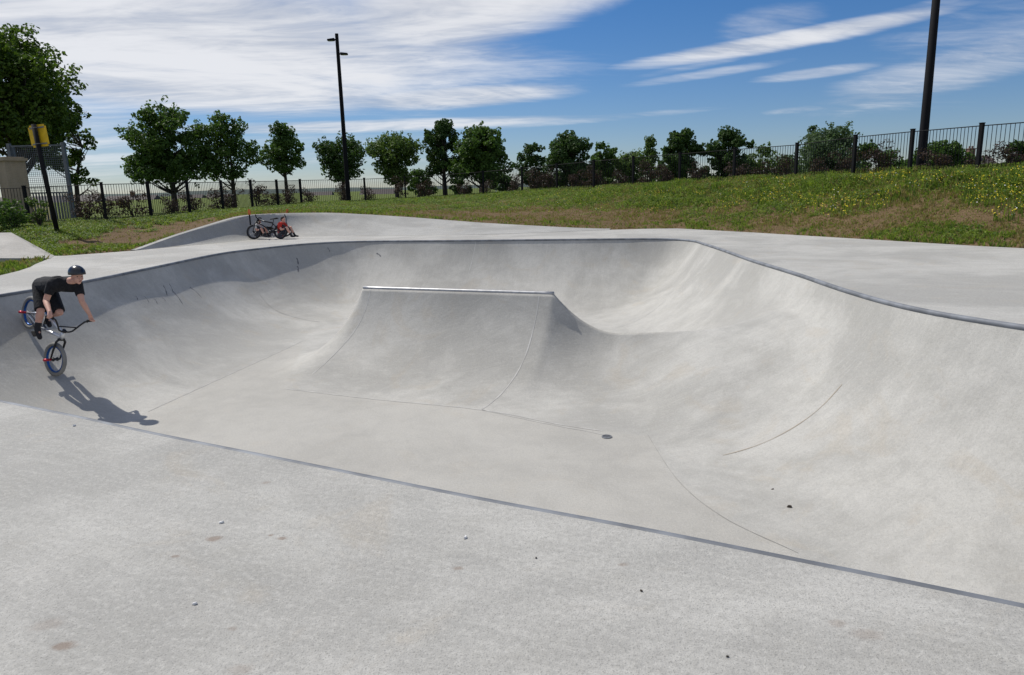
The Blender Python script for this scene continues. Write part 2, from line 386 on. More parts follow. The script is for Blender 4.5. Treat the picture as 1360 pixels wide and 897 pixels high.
def hit_bowl(x, y):
    """where the line of sight through a picture point meets the bowl"""
    d = ray(x, y); ks = np.arange(1.5, 30, .02); p = CAM + ks[:, None] * d
    z = zb_at(p[:, :2]); ok = inside(p[:, :2], OUT); k = np.argmax((p[:, 2] < z) & ok); return p[k]

# bowl surface
dR = gp - RA; tR = dR @ re; pR_ = np.abs(dR @ rn); keep = (sd > .05) & ~((tR > -.03) & (tR < RLEN + 2.2) & (pR_ < .055))
cl_ = np.array([RA + re * t + rn * p for t in np.arange(0, RLEN + 2.2, .04) for p in (-.03, 0, .03)])
cl_ = cl_[(lambda d: d[0] > .1)(dist_out(cl_)) & inside(cl_, OUT)]
ip = np.concatenate([gp[keep], cl_]); npts = len(OUT)
pts2 = [Vector(p) for p in OUT] + [Vector(p) for p in ip]
edges = [(i, (i + 1) % npts) for i in range(npts)]
vo_, _, fo_, _, _, _ = delaunay_2d_cdt(pts2, edges, [], 1, 1e-5)
V2 = np.array([tuple(v) for v in vo_]); dV, sV = dist_out(V2)
cen = np.array([V2[list(f)].mean(0) for f in fo_]); okf = inside(cen, OUT)
zV = np.where(dV < .012, -.012, zb_at(V2)); 
faces = [tuple(f) for f, k in zip(fo_, okf) if k]
bowl = mesh_obj('skate_bowl', np.column_stack([V2, zV]), faces, M_bowl, smooth=True)
tag(bowl, 'pale concrete skate bowl sunk in the deck, curved walls round a flat floor', kind='structure')
me = bowl.data
att = me.attributes.new('floor', 'FLOAT', 'POINT')
fpoly = np.array([hit_bowl(x, y)[:2] for x, y in [(195, 548), (405, 452), (380, 517), (640, 545), (800, 573), (860, 579), (900, 640), (990, 700), (1060, 735)]] + [np.array(onz(1060, 744)[:2]) + (.6, .3), np.array(onz(640, 663)[:2]), np.array(onz(200, 575)[:2])])
att.data.foreach_set('value', inside(V2, fpoly).astype(np.float32))
uvl = me.uv_layers.new(name='wall'); li = np.empty(len(me.loops), int); me.loops.foreach_get('vertex_index', li)
uvl.data.foreach_set('uv', np.column_stack([sV[li], dV[li]]).ravel().astype(np.float32))

def strip(pts, width, off=.0035):
    """narrow ribbon laid on the bowl surface along plan points"""
    pts = np.array(pts); out = [pts[0]]
    for a, b in zip(pts[:-1], pts[1:]):
        n = max(1, int(np.linalg.norm(b - a) / .05))
        for i in range(1, n + 1): out.append(a + (b - a) * i / n)
    P_ = np.array(out); T = np.gradient(P_, axis=0); T /= np.linalg.norm(T, axis=1)[:, None] + 1e-9; N_ = np.column_stack([-T[:, 1], T[:, 0]])
    w = width * (1 + .35 * np.sin(np.arange(len(P_)) * .9)) / 2
    Lp = P_ + N_ * w[:, None]; Rp = P_ - N_ * w[:, None]
    vs = [(*p, z + off) for p, z in zip(Lp, zb_at(Lp))] + [(*p, z + off) for p, z in zip(Rp, zb_at(Rp))]; n = len(P_)
    return vs, [(i, i + n, i + n + 1, i + 1) for i in range(n - 1)]
def seam(px_pts, width=.012, mat=None, name='joint_seam', smooth_n=6):
    c = [hit_bowl(*p)[:2] for p in px_pts]
    if len(c) > 2:
        cc = [2 * c[0] - c[1]] + c + [2 * c[-1] - c[-2]]; pts = []
        for i in range(1, len(cc) - 2):
            for j in range(smooth_n):
                t = j / smooth_n; p0, p1, p2, p3 = cc[i - 1], cc[i], cc[i + 1], cc[i + 2]
                pts.append(.5 * (2 * p1 + (p2 - p0) * t + (2 * p0 - 5 * p1 + 4 * p2 - p3) * t * t + (3 * p1 - p0 - 3 * p2 + p3) * t ** 3))
        pts.append(c[-1]); c = pts
    v, f = strip(c, width); return mesh_obj(name, v, f, mat or M_seam, bowl)
seam([(197, 547), (300, 500), (405, 452)], .014, M_seaml)
seam([(380, 517), (500, 531), (640, 545), (740, 564), (800, 573)], .016, M_seaml)
seam([(640, 545), (720, 562), (780, 574), (800, 578)], .012, M_seaml)
seam([(860, 578), (900, 638), (960, 688), (1060, 735)], .006, M_seam)
seam([(716, 394), (708, 440), (690, 490), (640, 544)], .016, M_seaml)
seam([(492, 388), (478, 430), (440, 475), (415, 497)], .014, M_seaml)
seam([(345, 392), (365, 412), (400, 424), (425, 428)], .014, M_seam)
seam([(1118, 512), (1080, 550), (1020, 586), (960, 606)], .008, M_rust)
seam([(632, 322), (622, 365)], .012, M_seaml)
seam([(818, 436), (850, 424), (885, 398)], .012, M_seaml)
for a, b, w in [((217, 380), (222, 393), .03), ((225, 378), (230, 390), .02), ((230, 388), (243, 405), .035), ((252, 382), (268, 396), .03), ((192, 395), (198, 403), .02), ((180, 394), (183, 400), .02),
                ((394, 344), (396, 352), .06), ((395, 354), (396, 362), .05), ((435, 330), (438, 336), .03), ((500, 337), (506, 342), .04), ((215, 396), (220, 401), .02), ((205, 398), (209, 405), .02)]:
    seam([a, ((a[0] + b[0]) / 2 + .7, (a[1] + b[1]) / 2 - .6), b], w * .55, M_scuff, 'rubber_scuff_mark')

# steel coping round the bowl and on the spine
mb = MB(); mb.tube([(p[0], p[1], -.024) for p in OUT[::3]], .029, 10, closed=True)
mb.build('coping', M_galv, bowl, True)
mb = MB(); zc = -.255; nseg = 24
mb.tube([(*(RA + re * RLEN * i / nseg + rn * .022), zc - .006) for i in range(nseg + 1)], .030, 12)
mb.build('spine_coping', M_galvb, bowl, True)

# drain
dp = hit_bowl(806, 581); drain = empty('drain_cover', (dp[0], dp[1], dp[2] + .004)); tag(drain, 'small round steel drain grate in the floor of the bowl', 'drain')
mb = MB(); mb.ring((0, 0, .004), (0, 0, 1), .054, .007, 28, 6)
mb.build('frame', M_galv, drain, True)
mb = MB(); mb.tube([(0, 0, 0), (0, 0, .003)], .052, 24); mb.build('grate', simple('drain_dark', (.06, .06, .065), .6), drain)
mb = MB()
for i in range(-3, 4): mb.box((i * .014, 0, .006), (.005, 2 * math.sqrt(.05 ** 2 - (i * .014) ** 2), .005))
mb.build('bar', M_galv, drain)

# ------------------------------------------------------------------ deck, rear bank, path
ramp_top = [aty(180, 333, 17.87), aty(235, 313, 19.2), aty(310, 290, 21.3), aty(330, 286, 21.9), aty(355, 284.6, 22.5), aty(390, 283.5, 23.1), aty(440, 283, 23.7), aty(490, 285.6, 24.2), aty(540, 289, 24.3), aty(640, 297, 23.3), aty(750, 303, 21.8), aty(810, 305, 21.35)]
ramp_base = [onz(180, 333), onz(238, 327.5), onz(318, 320.5), onz(348, 316.6), onz(366, 315.2), onz(390, 314.4), onz(440, 313.6), onz(500, 313.6), onz(560, 313), onz(660, 311.5), onz(750, 308), onz(810, 305.4)]
deck_right = [tuple(onz(x, y)[:2]) for x, y in [(860, 304), (900, 303.6), (1000, 309), (1100, 315), (1200, 321), (1300, 327), (1360, 330)]]
A_path = onz(72, 340)[:2]
deck_left = [(-13.2, 4.0), (-11.4, 9.2), tuple(onz(0, 366)[:2]), tuple(onz(25, 360)[:2]), tuple(onz(41, 354.5)[:2]), tuple(onz(47, 351)[:2]), tuple(onz(56, 347.5)[:2]), tuple(A_path), tuple(onz(85, 340)[:2])]
deck_poly = deck_left + [tuple(p[:2]) for p in ramp_base] + deck_right + [(11.5, 9.5), (13.5, 4), (14, -10), (-14, -10)]
DP = np.array(deck_poly)
pts2 = [Vector(p) for p in OUT[::2]] + [Vector(p) for p in DP]
no = len(OUT[::2]); nd = len(DP)
edges = [(i, (i + 1) % no) for i in range(no)] + [(no + i, no + (i + 1) % nd) for i in range(nd)]
vo_, _, fo_, _, _, _ = delaunay_2d_cdt(pts2, edges, [], 0, 1e-5)
V2 = np.array([tuple(v) for v in vo_]); cen = np.array([V2[list(f)].mean(0) for f in fo_])
okf = inside(cen, DP) & ~inside(cen, OUT[::2])
deck = mesh_obj('concrete_deck', np.column_stack([V2, np.zeros(len(V2))]), [tuple(f) for f, k in zip(fo_, okf) if k], M_deck)
tag(deck, 'flat pale grey concrete deck round the bowl', kind='structure')

def lerp_path(pts, n):
    pts = np.array(pts); d = np.concatenate([[0], np.cumsum(np.linalg.norm(np.diff(pts, axis=0), axis=1))]); t = np.linspace(0, d[-1], n)
    return np.column_stack([np.interp(t, d, pts[:, k]) for k in range(pts.shape[1])])
def smooth_pair(a, b, n):
    a = np.array(a); b = np.array(b); m = (a + b) / 2; d = np.concatenate([[0], np.cumsum(np.linalg.norm(np.diff(m, axis=0), axis=1))]); t = np.linspace(0, d[-1], n)
    f = lambda p: np.column_stack([np.interp(t, d, p[:, k]) for k in range(3)])
    def sm(p):
        for _ in range(6): p[1:-1] = p[1:-1] * .5 + (p[:-2] + p[2:]) * .25
        return p
    return sm(f(a)), sm(f(b))
RBs, RTs = smooth_pair(ramp_base, ramp_top, 90)
RTs[:, 2] = np.maximum(RTs[:, 2], .01)
v = []; fcs = []; rows = 12
for j in range(rows + 1):
    s_ = j / rows; zf = .22 * s_ + .78 * s_ ** 2.2
    for b, t in zip(RBs, RTs): v.append((b[0] + (t[0] - b[0]) * s_, b[1] + (t[1] - b[1]) * s_, .004 + t[2] * zf))
nb = len(RBs)
outw = np.gradient(RTs[:, :2], axis=0); outw = np.column_stack([-outw[:, 1], outw[:, 0]]); outw /= np.linalg.norm(outw, axis=1)[:, None] + 1e-9
for t, o in zip(RTs, outw): v.append((t[0] + o[0] * .16, t[1] + o[1] * .16, t[2] + .008))
for t, o in zip(RTs, outw): v.append((t[0] + o[0] * .17, t[1] + o[1] * .17, t[2] - .5))
for j in range(rows + 2):
    for i in range(nb - 1): fcs.append((j * nb + i, j * nb + i + 1, (j + 1) * nb + i + 1, (j + 1) * nb + i))
bank_o = mesh_obj('concrete_bank', v, fcs, M_bank, smooth=False)
bank_o.data.polygons.foreach_set('use_smooth', [i < rows * (nb - 1) for i in range(len(fcs))])
tag(bank_o, 'curved concrete bank rising along the far edge of the deck', kind='structure')

A3 = np.array([A_path[0], A_path[1], .006]); B3 = aty(15, 309, 19.5); C3 = np.array([-19., 20.0, .47]); D3 = aty(0, 343, 14.65); E3 = np.array([-16, 14.9, .3])
A2 = np.array([*onz(67, 343.6)[:2], .006])
top = [A2, A3, B3, C3, E3, D3]
v = [tuple(p) for p in top] + [(p[0], p[1], p[2] - .35) for p in top]; n = len(top)
path = mesh_obj('path', v, [tuple(range(n))[::-1]] + [(i, (i + 1) % n, (i + 1) % n + n, i + n) for i in range(n)], M_path)
tag(path, 'concrete path sloping up from the left edge of the deck', kind='structure')

PATHP = np.array([p[:2] for p in top])
# ------------------------------------------------------------------ fence line and terrain
FH = 1.2
fence_posts = [np.array([-20.5, 23.7, .48]), np.array([-18.1, 23.6, .5]), np.array([-15.6, 23.4, .51])] + \
    [aty(141.5, 294.8, 23.2), aty(201.5, 290.2, 24.9), aty(252.7, 285.5, 27.0), aty(297.2, 281.9, 29.1), aty(336, 278.0, 31.4), aty(370, 275.2, 33.6), aty(401, 272.0, 36.0)]
mid = np.array([[-7.6, 38.4, .74], [-5.6, 39.4, .80], [-3.4, 39.2, .87], [-1.3, 38.0, .95], [.7, 36.1, 1.03], [2.3, 34.1, 1.10], [3.8, 32.1, 1.15], [5.2, 30.1, 1.19], [6.7, 28.3, 1.22], [8.2, 26.3, 1.25]])
fence_posts += list(mid) + [aty(1056, 241.5, 24.0), aty(1132.4, 236.8, 21.6), aty(1207, 234.8, 19.7), aty(1297, 233.5, 17.8), np.array([12.6, 15.6, 1.28]), np.array([13.5, 13.3, 1.25]), np.array([14.4, 11, 1.2])]
FP = np.array(fence_posts)
print('fence z', np.round(FP[:, 2], 2).tolist())

def dens_path(pts, step=.15):
    out = []
    for a, b in zip(pts[:-1], pts[1:]):
        n = max(1, int(np.linalg.norm(np.array(b) - np.array(a)) / step))
        for i in range(n): out.append(np.array(a) + (np.array(b) - np.array(a)) * i / n)
    out.append(np.array(pts[-1])); return np.array(out)
edge3 = [(-14, -10, 0), (-13.2, 4, 0)] + [(*p, 0) for p in deck_left[1:]] + [tuple(np.array([t[0] + o[0] * .15, t[1] + o[1] * .15, t[2]])) for t, o in zip(RTs, outw)] + [(*p, 0) for p in deck_right] + [(11.5, 9.5, 0), (13.5, 4, 0), (14, -10, 0), (0, -10.2, 0)]
E3d = dens_path(edge3); eaz = np.degrees(np.arctan2(E3d[:, 0], E3d[:, 1])); er = np.hypot(E3d[:, 0], E3d[:, 1]); o_ = np.argsort(eaz); eaz, er, ez = eaz[o_], er[o_], E3d[o_, 2]
fl = [(-14, -16, .3), (-22, 0, .3), (-24, 16, .4)] + [tuple(p) for p in FP] + [(17, 4, .9), (18, -6, .5), (14, -16, .3)]
F3d = dens_path(fl); faz = np.degrees(np.arctan2(F3d[:, 0], F3d[:, 1])); frr = np.hypot(F3d[:, 0], F3d[:, 1]); o_ = np.argsort(faz); faz, frr, fz = faz[o_], frr[o_], F3d[o_, 2]
def edge_r(a): return np.interp(a, eaz, er, period=360), np.interp(a, eaz, ez, period=360)
def fence_r(a): return np.interp(a, faz, frr, period=360), np.interp(a, faz, fz, period=360)
def terr(a, r):
    """ground height at azimuth a (degrees), distance r"""
    r0, z0 = edge_r(a); r1, z1 = fence_r(a); r1 = np.maximum(r1, r0 + .6)
    t = np.clip((r - r0) / (r1 - r0), 0, 1)
    right = sstep(a, 0, 25)
    pr = (1 - right) * (t * .75 + .25 * sstep(t, 0, 1)) + right * sstep(t, -.12, 1.02)
    pr = np.clip((pr - (right * sstep(0, -.12, 1.02))) / (1 - right * sstep(0, -.12, 1.02)), 0, 1)
    z = z0 + (z1 - z0) * pr
    out = r - r1
    zf = .38 + 0 * r
    w = sstep(out, .4, 9.0); z = np.where(out > 0, z1 * (1 - w) + zf * w, z)
    return z - np.where(r - r0 < .02, .03, 0)
angs = np.concatenate([np.arange(-180, -50, 3), np.arange(-50, 50, .3), np.arange(50, 180, 3)])
tr_ = np.concatenate([np.linspace(0, 1, 26)]); outr = np.array([.5, 1.2, 2.5, 4, 6, 9, 13, 20, 30, 45, 70, 110, 180, 300, 600, 1200, 3000])
v = []
for a in angs:
    r0, z0 = edge_r(a); r1, z1 = fence_r(a); r1 = max(r1, r0 + .6)
    rs = np.concatenate([[r0 - .25], r0 + (r1 - r0) * tr_, r1 + outr]); zs = terr(a, rs); zs[0] = z0 - .12
    for r, z in zip(rs, zs):
        x, y = r * math.sin(math.radians(a)), r * math.cos(math.radians(a))
        if -40 < a < -28 and inside(np.array([[x, y]]), PATHP)[0]: z -= .33
        elif 0 < r - r0 < r1 - r0 + 12: z += .05 * min(1, (r - r0) / .8) * mnoise.fractal((x * .9, y * .9, 3.1), .6, 2.0, 4)
        v.append((x, y, z))
nr = len(tr_) + len(outr) + 1; na = len(angs); fcs = []
for i in range(na):
    j = (i + 1) % na
    for k in range(nr - 1): fcs.append((i * nr + k, j * nr + k, j * nr + k + 1, i * nr + k + 1))
m, nt, b = new_mat('soil_and_grass')
geo = nt.new('ShaderNodeNewGeometry').outputs['Position']
n1 = nt.noise(geo, .55, 6, .65); n2 = nt.noise(geo, 5, 5, .7); n3 = nt.noise(geo, 30, 3, .7)
soil = nt.mix(nt.ss(n3, .3, .7), (.105, .068, .036), (.22, .155, .085))
gr = nt.mix(nt.ss(n2, .3, .7), (.065, .095, .018), (.15, .18, .045))
att = nt.new('ShaderNodeAttribute', attribute_name='lush').outputs['Fac']
f = nt.ss(nt.math('ADD', nt.math('ADD', nt.math('MULTIPLY', n1, .9), nt.math('MULTIPLY', n2, .55)), att), .85, 1.2)
nt.put(b.inputs['Base Color'], nt.mix(f, soil, gr)); b.inputs['Roughness'].default_value = .95; b.inputs['Specular IOR Level'].default_value = .1
bp = nt.new('ShaderNodeBump'); bp.inputs['Strength'].default_value = .8; bp.inputs['Distance'].default_value = .05; nt.put(bp.inputs['Height'], nt.math('ADD', n2, n3)); nt.link(bp.outputs[0], b.inputs['Normal'])
ground = mesh_obj('ground', v, fcs, m, smooth=True); tag(ground, 'grassy ground with bare soil patches rising round the deck', kind='structure')
lush = []
for a in angs:
    r0, _ = edge_r(a); r1, _ = fence_r(a); r1 = max(r1, r0 + .6)
    rs = np.concatenate([[r0], r0 + (r1 - r0) * tr_, r1 + outr]); t = (rs - r0) / (r1 - r0)
    if a < -32.2 and a > -60: lush += list(np.where(rs < r0 + 2.5, .75, .3)); continue
    if -32.2 <= a < -20: lush += list(np.where(t > 1, .7, -.14 + .5 * sstep(t, .7, .95))); continue
    lush += list(np.where(t > 1, .7, np.where(t < .06, .12, -.05) + .6 * sstep(t, .45, .8)))
ground.data.attributes.new('lush', 'FLOAT', 'POINT').data.foreach_set('value', np.array(lush, np.float32))

# ------------------------------------------------------------------ grass and wild flowers (uncountable)
M_g = [leaf_mat('grass_fresh', (.115, .180, .026), (.24, .31, .055), .40, .6, .8), leaf_mat('grass_dry', (.19, .150, .058), (.33, .265, .12), .3, .7, .8), leaf_mat('grass_dark', (.050, .100, .018), (.115, .18, .034), .34, .6, .8)]
M_fl = simple('flower_yellow', (.75, .58, .02), .6); M_flw = simple('flower_white', (.75, .75, .70), .6)
gv = []; gf = []; gm = []; fv = []; ff = []; fm = []
def lushness(x, y, t, a):
    n = mnoise.fractal((x * .45, y * .45, 1.3), .6, 2.0, 4)
    return n
def tuft(p, h, nb_, spread, mi, lean=.35):
    for _ in range(nb_):
        q = random.random() * 2 * PI; d = random.random() * spread; bx, by = p[0] + math.cos(q) * d, p[1] + math.sin(q) * d
        hh = h * random.uniform(.55, 1.1); w = random.uniform(.007, .014); la = random.random() * 2 * PI; lx, ly = math.cos(la) * lean * hh, math.sin(la) * lean * hh
        wx, wy = -math.sin(q) * w, math.cos(q) * w; o = len(gv)
        gv.extend([(bx - wx, by - wy, p[2] - .02), (bx + wx, by + wy, p[2] - .02), (bx + lx * .4 + wx * .7, by + ly * .4 + wy * .7, p[2] + hh * .6), (bx + lx, by + ly, p[2] + hh)])
        gf.append((o, o + 1, o + 2, o + 3)); gm.append(mi)
def leafy(p, h, mi):
    for _ in range(5):
        c = Vector((p[0] + random.gauss(0, .05 + h * .25), p[1] + random.gauss(0, .05 + h * .25), p[2] + random.uniform(.1, .95) * h)); nrm = Vector((random.gauss(0, .5), random.gauss(-.2, .5), 1)).normalized(); e1 = nrm.orthogonal().normalized(); q = random.random() * 6.28
        e2 = nrm.cross(e1); f1 = e1 * math.cos(q) + e2 * math.sin(q); f2 = nrm.cross(f1); s_ = random.uniform(.018, .042); o = len(gv)
        gv.extend([tuple(c - f1 * s_), tuple(c + f2 * s_ * .45), tuple(c + f1 * s_), tuple(c - f2 * s_ * .45)]); gf.append((o, o + 1, o + 2, o + 3)); gm.append(mi)
def ground_pt(a, r):
    x, y = r * math.sin(math.radians(a)), r * math.cos(math.radians(a)); z = float(terr(a, r))
    return x, y, z
for _ in range(90000):
    a = random.uniform(-40, 41); r0, _z = edge_r(a); r1, _z = fence_r(a); r0 = float(r0); r1 = float(max(r1, r0 + .6))
    t = random.random() ** .8 * 1.25; r = r0 + (r1 - r0) * t
    if r < r0 + .03: continue
    x, y, z = ground_pt(a, r); n = lushness(x, y, t, a); right = float(sstep(a, -5, 28))
    dn = .66 + .6 * float(sstep(t + n * .6, .22 - .06 * right, .55))
    if t < .10: dn = max(dn, .35 * (n > -.1))
    if a < -22 and t < .8: dn = .05 + .9 * float(n > .20 - .35 * (t > .75))
    if a < -32.3 and r < r0 + 2: dn = 1
    if random.random() > dn: continue
    if a < -30 and inside(np.array([[x, y]]), PATHP)[0]: continue
    low = 1 - .4 * right * float(sstep(t, .72, .9))
    hgt = low * (.05 + .06 * max(0, n + .2)) + low * (.05 + .22 * right) * float(sstep(t + .3 * n, .45, .95))
    hgt *= 1 + right * 1.6 * max(0, mnoise.fractal((x * 1.1 + 4, y * 1.1, 2.2), .6, 2.0, 3)) * float(t > .4); hgt = min(hgt, .30)
    mi = 0 if random.random() < .62 else (2 if random.random() < .55 else 1)
    if random.random() < .42 * (n < .02): mi = 1
    if t < .5 and n < .12: mi = 1 if random.random() < .78 else 0; hgt = min(hgt, .07)
    if random.random() < .62 * float(sstep(t + n * .5, .25, .6)): leafy((x, y, z), hgt, 0 if random.random() < .6 else 2)
    else: tuft((x, y, z), hgt, 4, .05 + .14 * hgt, mi, random.uniform(.3, .75))
# tall weeds with yellow heads
for _ in range(4800):
    a = random.uniform(-2, 41); r0, _z = edge_r(a); r1, _z = fence_r(a); t = random.uniform(.28, 1.02); r = float(r0 + (r1 - r0) * t)
    x, y, z = ground_pt(a, r); n = mnoise.fractal((x * .8 + 9, y * .8, 7.7), .6, 2.0, 3); right = float(sstep(a, 2, 30))
    if n < .10 - .12 * right or random.random() > .3 + .7 * right: continue
    hgt = random.uniform(.12, .3) * (.55 + .6 * right) * (.5 + t * .8) * (1 - .55 * float(sstep(t, .75, .95)))
    tuft((x, y, z), hgt, 3, .05, 0 if random.random() < .6 else 2, .2)
    for _k in range(random.choice((1, 2, 3, 4))):
        px_, py_, pz_ = x + random.uniform(-.07, .07), y + random.uniform(-.07, .07), z + hgt * random.uniform(.75, 1.1); s = random.uniform(.006, .014); o = len(fv)
        nrm = Vector((random.uniform(-.6, .6), random.uniform(-1, .2), random.uniform(.3, 1))).normalized(); e1 = nrm.orthogonal().normalized(); e2 = nrm.cross(e1)
        for k in range(6): fv.append(tuple(Vector((px_, py_, pz_)) + (e1 * math.cos(k * PI / 3) + e2 * math.sin(k * PI / 3)) * s))
        ff.append(tuple(range(o, o + 6))); fm.append(1 if random.random() < .08 else 0)
g = mesh_obj('grass', gv, gf, M_g, fmats=gm); tag(g, 'short and tall grass growing over the bank by the deck', 'grass', kind='stuff')
g = mesh_obj('wildflowers', fv, ff, [M_fl, M_flw], fmats=fm); tag(g, 'small yellow wildflowers scattered through the grass bank', 'flowers', kind='stuff')

# ------------------------------------------------------------------ fence
fence = empty('railing_fence', FP[0]); tag(fence, 'long black metal railing fence running round the far side of the deck', 'fence')
def child_world(o, par):
    o.parent = par; o.matrix_parent_inverse = Matrix.Translation(par.location).inverted(); return o
for i, p in enumerate(FP):
    mb = MB(); d = FP[min(i + 1, len(FP) - 1)] - FP[max(i - 1, 0)]; a = math.atan2(d[1], d[0])
    mb.box((p[0], p[1], p[2] - .2 + (FH + .24) / 2), (.085, .085, FH + .24), Matrix.Rotation(a, 3, 'Z'))
    mb.box((p[0], p[1], p[2] + FH + .045), (.10, .10, .02), Matrix.Rotation(a, 3, 'Z'))
    child_world(mb.build('post', M_black), fence)
for p, q in zip(FP[:-1], FP[1:]):
    mb = MB(); d = q - p; L = np.linalg.norm(d[:2]); a = math.atan2(d[1], d[0]); e = d / np.linalg.norm(d)
    p1 = p + e * .05; q1 = q - e * .05
    for hz in (.10, FH - .02): 
        mb.tube([p1 + (0, 0, hz), q1 + (0, 0, hz)], .011 if hz < 1 else .012, 4)
    nb = int(L / .105)
    for k in range(1, nb):
        c = p1 + (q1 - p1) * k / nb; mb.tube([c + (0, 0, .03), c + (0, 0, FH - .01)], .0085, 4)
    child_world(mb.build('bar_panel', M_black), fence)

# ------------------------------------------------------------------ trees
M_bark = simple('bark', (.055, .045, .036), .9, 0, .35, 5)
M_leaf = {'dark': leaf_mat('leaf_dark', (.026, .058, .018), (.072, .125, .034), .33), 'mid': leaf_mat('leaf_mid', (.035, .076, .019), (.100, .170, .038), .35),
          'light': leaf_mat('leaf_light', (.050, .095, .024), (.125, .185, .050), .34), 'grey': leaf_mat('leaf_grey', (.050, .090, .042), (.11, .16, .085), .36),
          'maple': leaf_mat('leaf_maple', (.030, .066, .013), (.105, .165, .026), .34), 'purple': leaf_mat('leaf_purple', (.034, .016, .015), (.078, .052, .042), .25)}
def leaf_cloud(mv, mf, c, rad, n, size, up=.35, rnd=random):
    for _ in range(n):
        while True:
            d = Vector((rnd.uniform(-1, 1), rnd.uniform(-1, 1), rnd.uniform(-1, 1)))
            if .05 < d.length <= 1: break
        d = d.normalized() * d.length ** .45
        p = Vector(c) + Vector((d.x * rad[0], d.y * rad[1], d.z * rad[2]))
        nrm = (d * .6 + Vector((rnd.uniform(-1, 1), rnd.uniform(-1, 1), rnd.uniform(-1, 1))) * .7 + Vector((0, 0, up))).normalized()
        e1 = nrm.orthogonal().normalized(); q = rnd.random() * 2 * PI; e2 = nrm.cross(e1); f1 = e1 * math.cos(q) + e2 * math.sin(q); f2 = nrm.cross(f1)
        s = size * rnd.uniform(.6, 1.25); o = len(mv)
        mv.extend([p - f1 * s * .5, p + f2 * s * .33 + nrm * s * .06, p + f1 * s * .55, p - f2 * s * .33 + nrm * s * .06]); mf.append((o, o + 1, o + 2, o + 3))
def make_tree(name, base, height, crown, style, seed, label, lobes=26, leaf=.26, per=110, trunk_r=.16, droop=0.0, group=None, lean=(0, 0), cat='tree', shape='round', gap=0.0, fork=True):
    """crown = (half width, bottom height); the crown is a crowd of leaf clumps at branch ends"""
    rd = random.Random(seed); root = empty(name, base); tag(root, label, cat, group)
    lobes = int(lobes * 1.45); hw, bot = crown; ch = height - bot; mv = []; mf = []; mbk = MB()
    ttop = bot + ch * .55; tp = [Vector((lean[0] * t * t, lean[1] * t * t, -.1 + (ttop + .1) * t)) + Vector((rd.uniform(-.06, .06), rd.uniform(-.06, .06), 0)) * (t > 0) for t in (0, .15, .35, .55, .8, 1)]
    mbk.tube(tp, [trunk_r * 1.35, trunk_r, trunk_r * .86, trunk_r * .7, trunk_r * .42, trunk_r * .15], 8)
    cs = []
    tries = 0
    while len(cs) < lobes and tries < 4000:
        tries += 1
        u = rd.random(); h = u; ang = rd.random() * 2 * PI
        if shape == 'round': w = math.sqrt(max(0, 1 - ((h - .42) / .60) ** 2))
        elif shape == 'vase': w = (.35 + .75 * h) * math.sqrt(max(0, 1 - max(0, (h - .6) / .42) ** 2))
        elif shape == 'cone': w = max(.08, (1 - h) ** .8) * (.7 + .3 * min(1, h / .15))
        elif shape == 'column': w = .98 * math.sqrt(max(0, 1 - (abs(h - .42) / .60) ** 2.6))
        else: w = max(.12, 1 - abs(h - .3) * 1.15)
        rr_ = (rd.random() ** .5) * w * rd.uniform(.75, 1.16)
        cr = hw * rd.uniform(.15, .31) * (1.0 if shape != 'cone' else max(.9, 1.2 * w))
        c = Vector((math.cos(ang) * rr_ * max(.05, hw - cr * .7), math.sin(ang) * rr_ * max(.05, hw - cr * .7), bot + cr * .5 + h * (ch - cr * 1.0)))
        if any((c - k[0]).length < (cr + k[1]) * ((.36 if shape != 'cone' else .22) + gap) for k in cs): continue
        cs.append((c, cr))
    for c, cr in cs:
        leaf_cloud(mv, mf, c, (cr, cr, cr * .72), int(per * 30 * (cr / hw) ** 2 * rd.uniform(.75, 1.25)), leaf * .68, rnd=rd)
        for _ in range(5):   # loose sprigs that break up the outline
            q = Vector((rd.uniform(-1, 1), rd.uniform(-1, 1), rd.uniform(-.4, 1))).normalized(); leaf_cloud(mv, mf, c + q * cr * rd.uniform(1.0, 1.4), (cr * .3,) * 3, int(per * .08), leaf * .75, rnd=rd)
        hb = min(ttop * .97, max(bot * .62, c.z - (c.xy.length) * rd.uniform(.6, 1.1))); t = max(0, min(1, hb / ttop)); sp = Vector((lean[0] * t * t, lean[1] * t * t, hb))
        md = sp.lerp(c, .5) + Vector((0, 0, -.06 * (c - sp).length)); r_ = trunk_r * (.42 if fork else .25) * (1 - .55 * t)
        mbk.tube([sp, sp.lerp(md, .5) + Vector((0, 0, -.02)), md, c], [r_, r_ * .8, r_ * .55, r_ * .2], 5)
    mesh_obj('crown', mv, mf, M_leaf[style], root)
    mbk.build('trunk', M_bark, root, True)
    return root
FZ = .38
def tree_px(cx, top, hw, bot, D, style, label, bx=None, name='tree', **kw):
    z_top = aty(cx, top, D); zb_ = aty(cx, bot, D)[2]; bxp = aty(bx if bx is not None else cx, 262, D); hwm = hw * D / F
    lean = (z_top[0] - bxp[0], 0); seed = int(cx * 7 + top)
    base = (bxp[0], D, FZ - .03)
    return make_tree(name, base, z_top[2] - FZ, (hwm, max(.4, zb_ - FZ)), style, seed, label, lean=lean, **kw)
TG = 'trees in the field behind the railings'
tree_px(34, 32, 92, 205, 33, 'maple', 'biggest tree, its tall dark crown rising over the mesh cage at far left', bx=28, name='maple_tree', lobes=62, leaf=.27, per=170, trunk_r=.24, group=TG)
tree_px(104, 147, 38, 246, 36, 'maple', 'small layered tree right of the mesh cage, under the biggest tree', bx=100, name='maple_tree', lobes=24, leaf=.22, per=95, trunk_r=.13, group=TG)
tree_px(214, 143, 55, 242, 42, 'mid', 'broad round dense tree with forked pale branches, first right of the biggest tree', bx=231, lobes=46, leaf=.25, per=150, trunk_r=.17, group=TG)
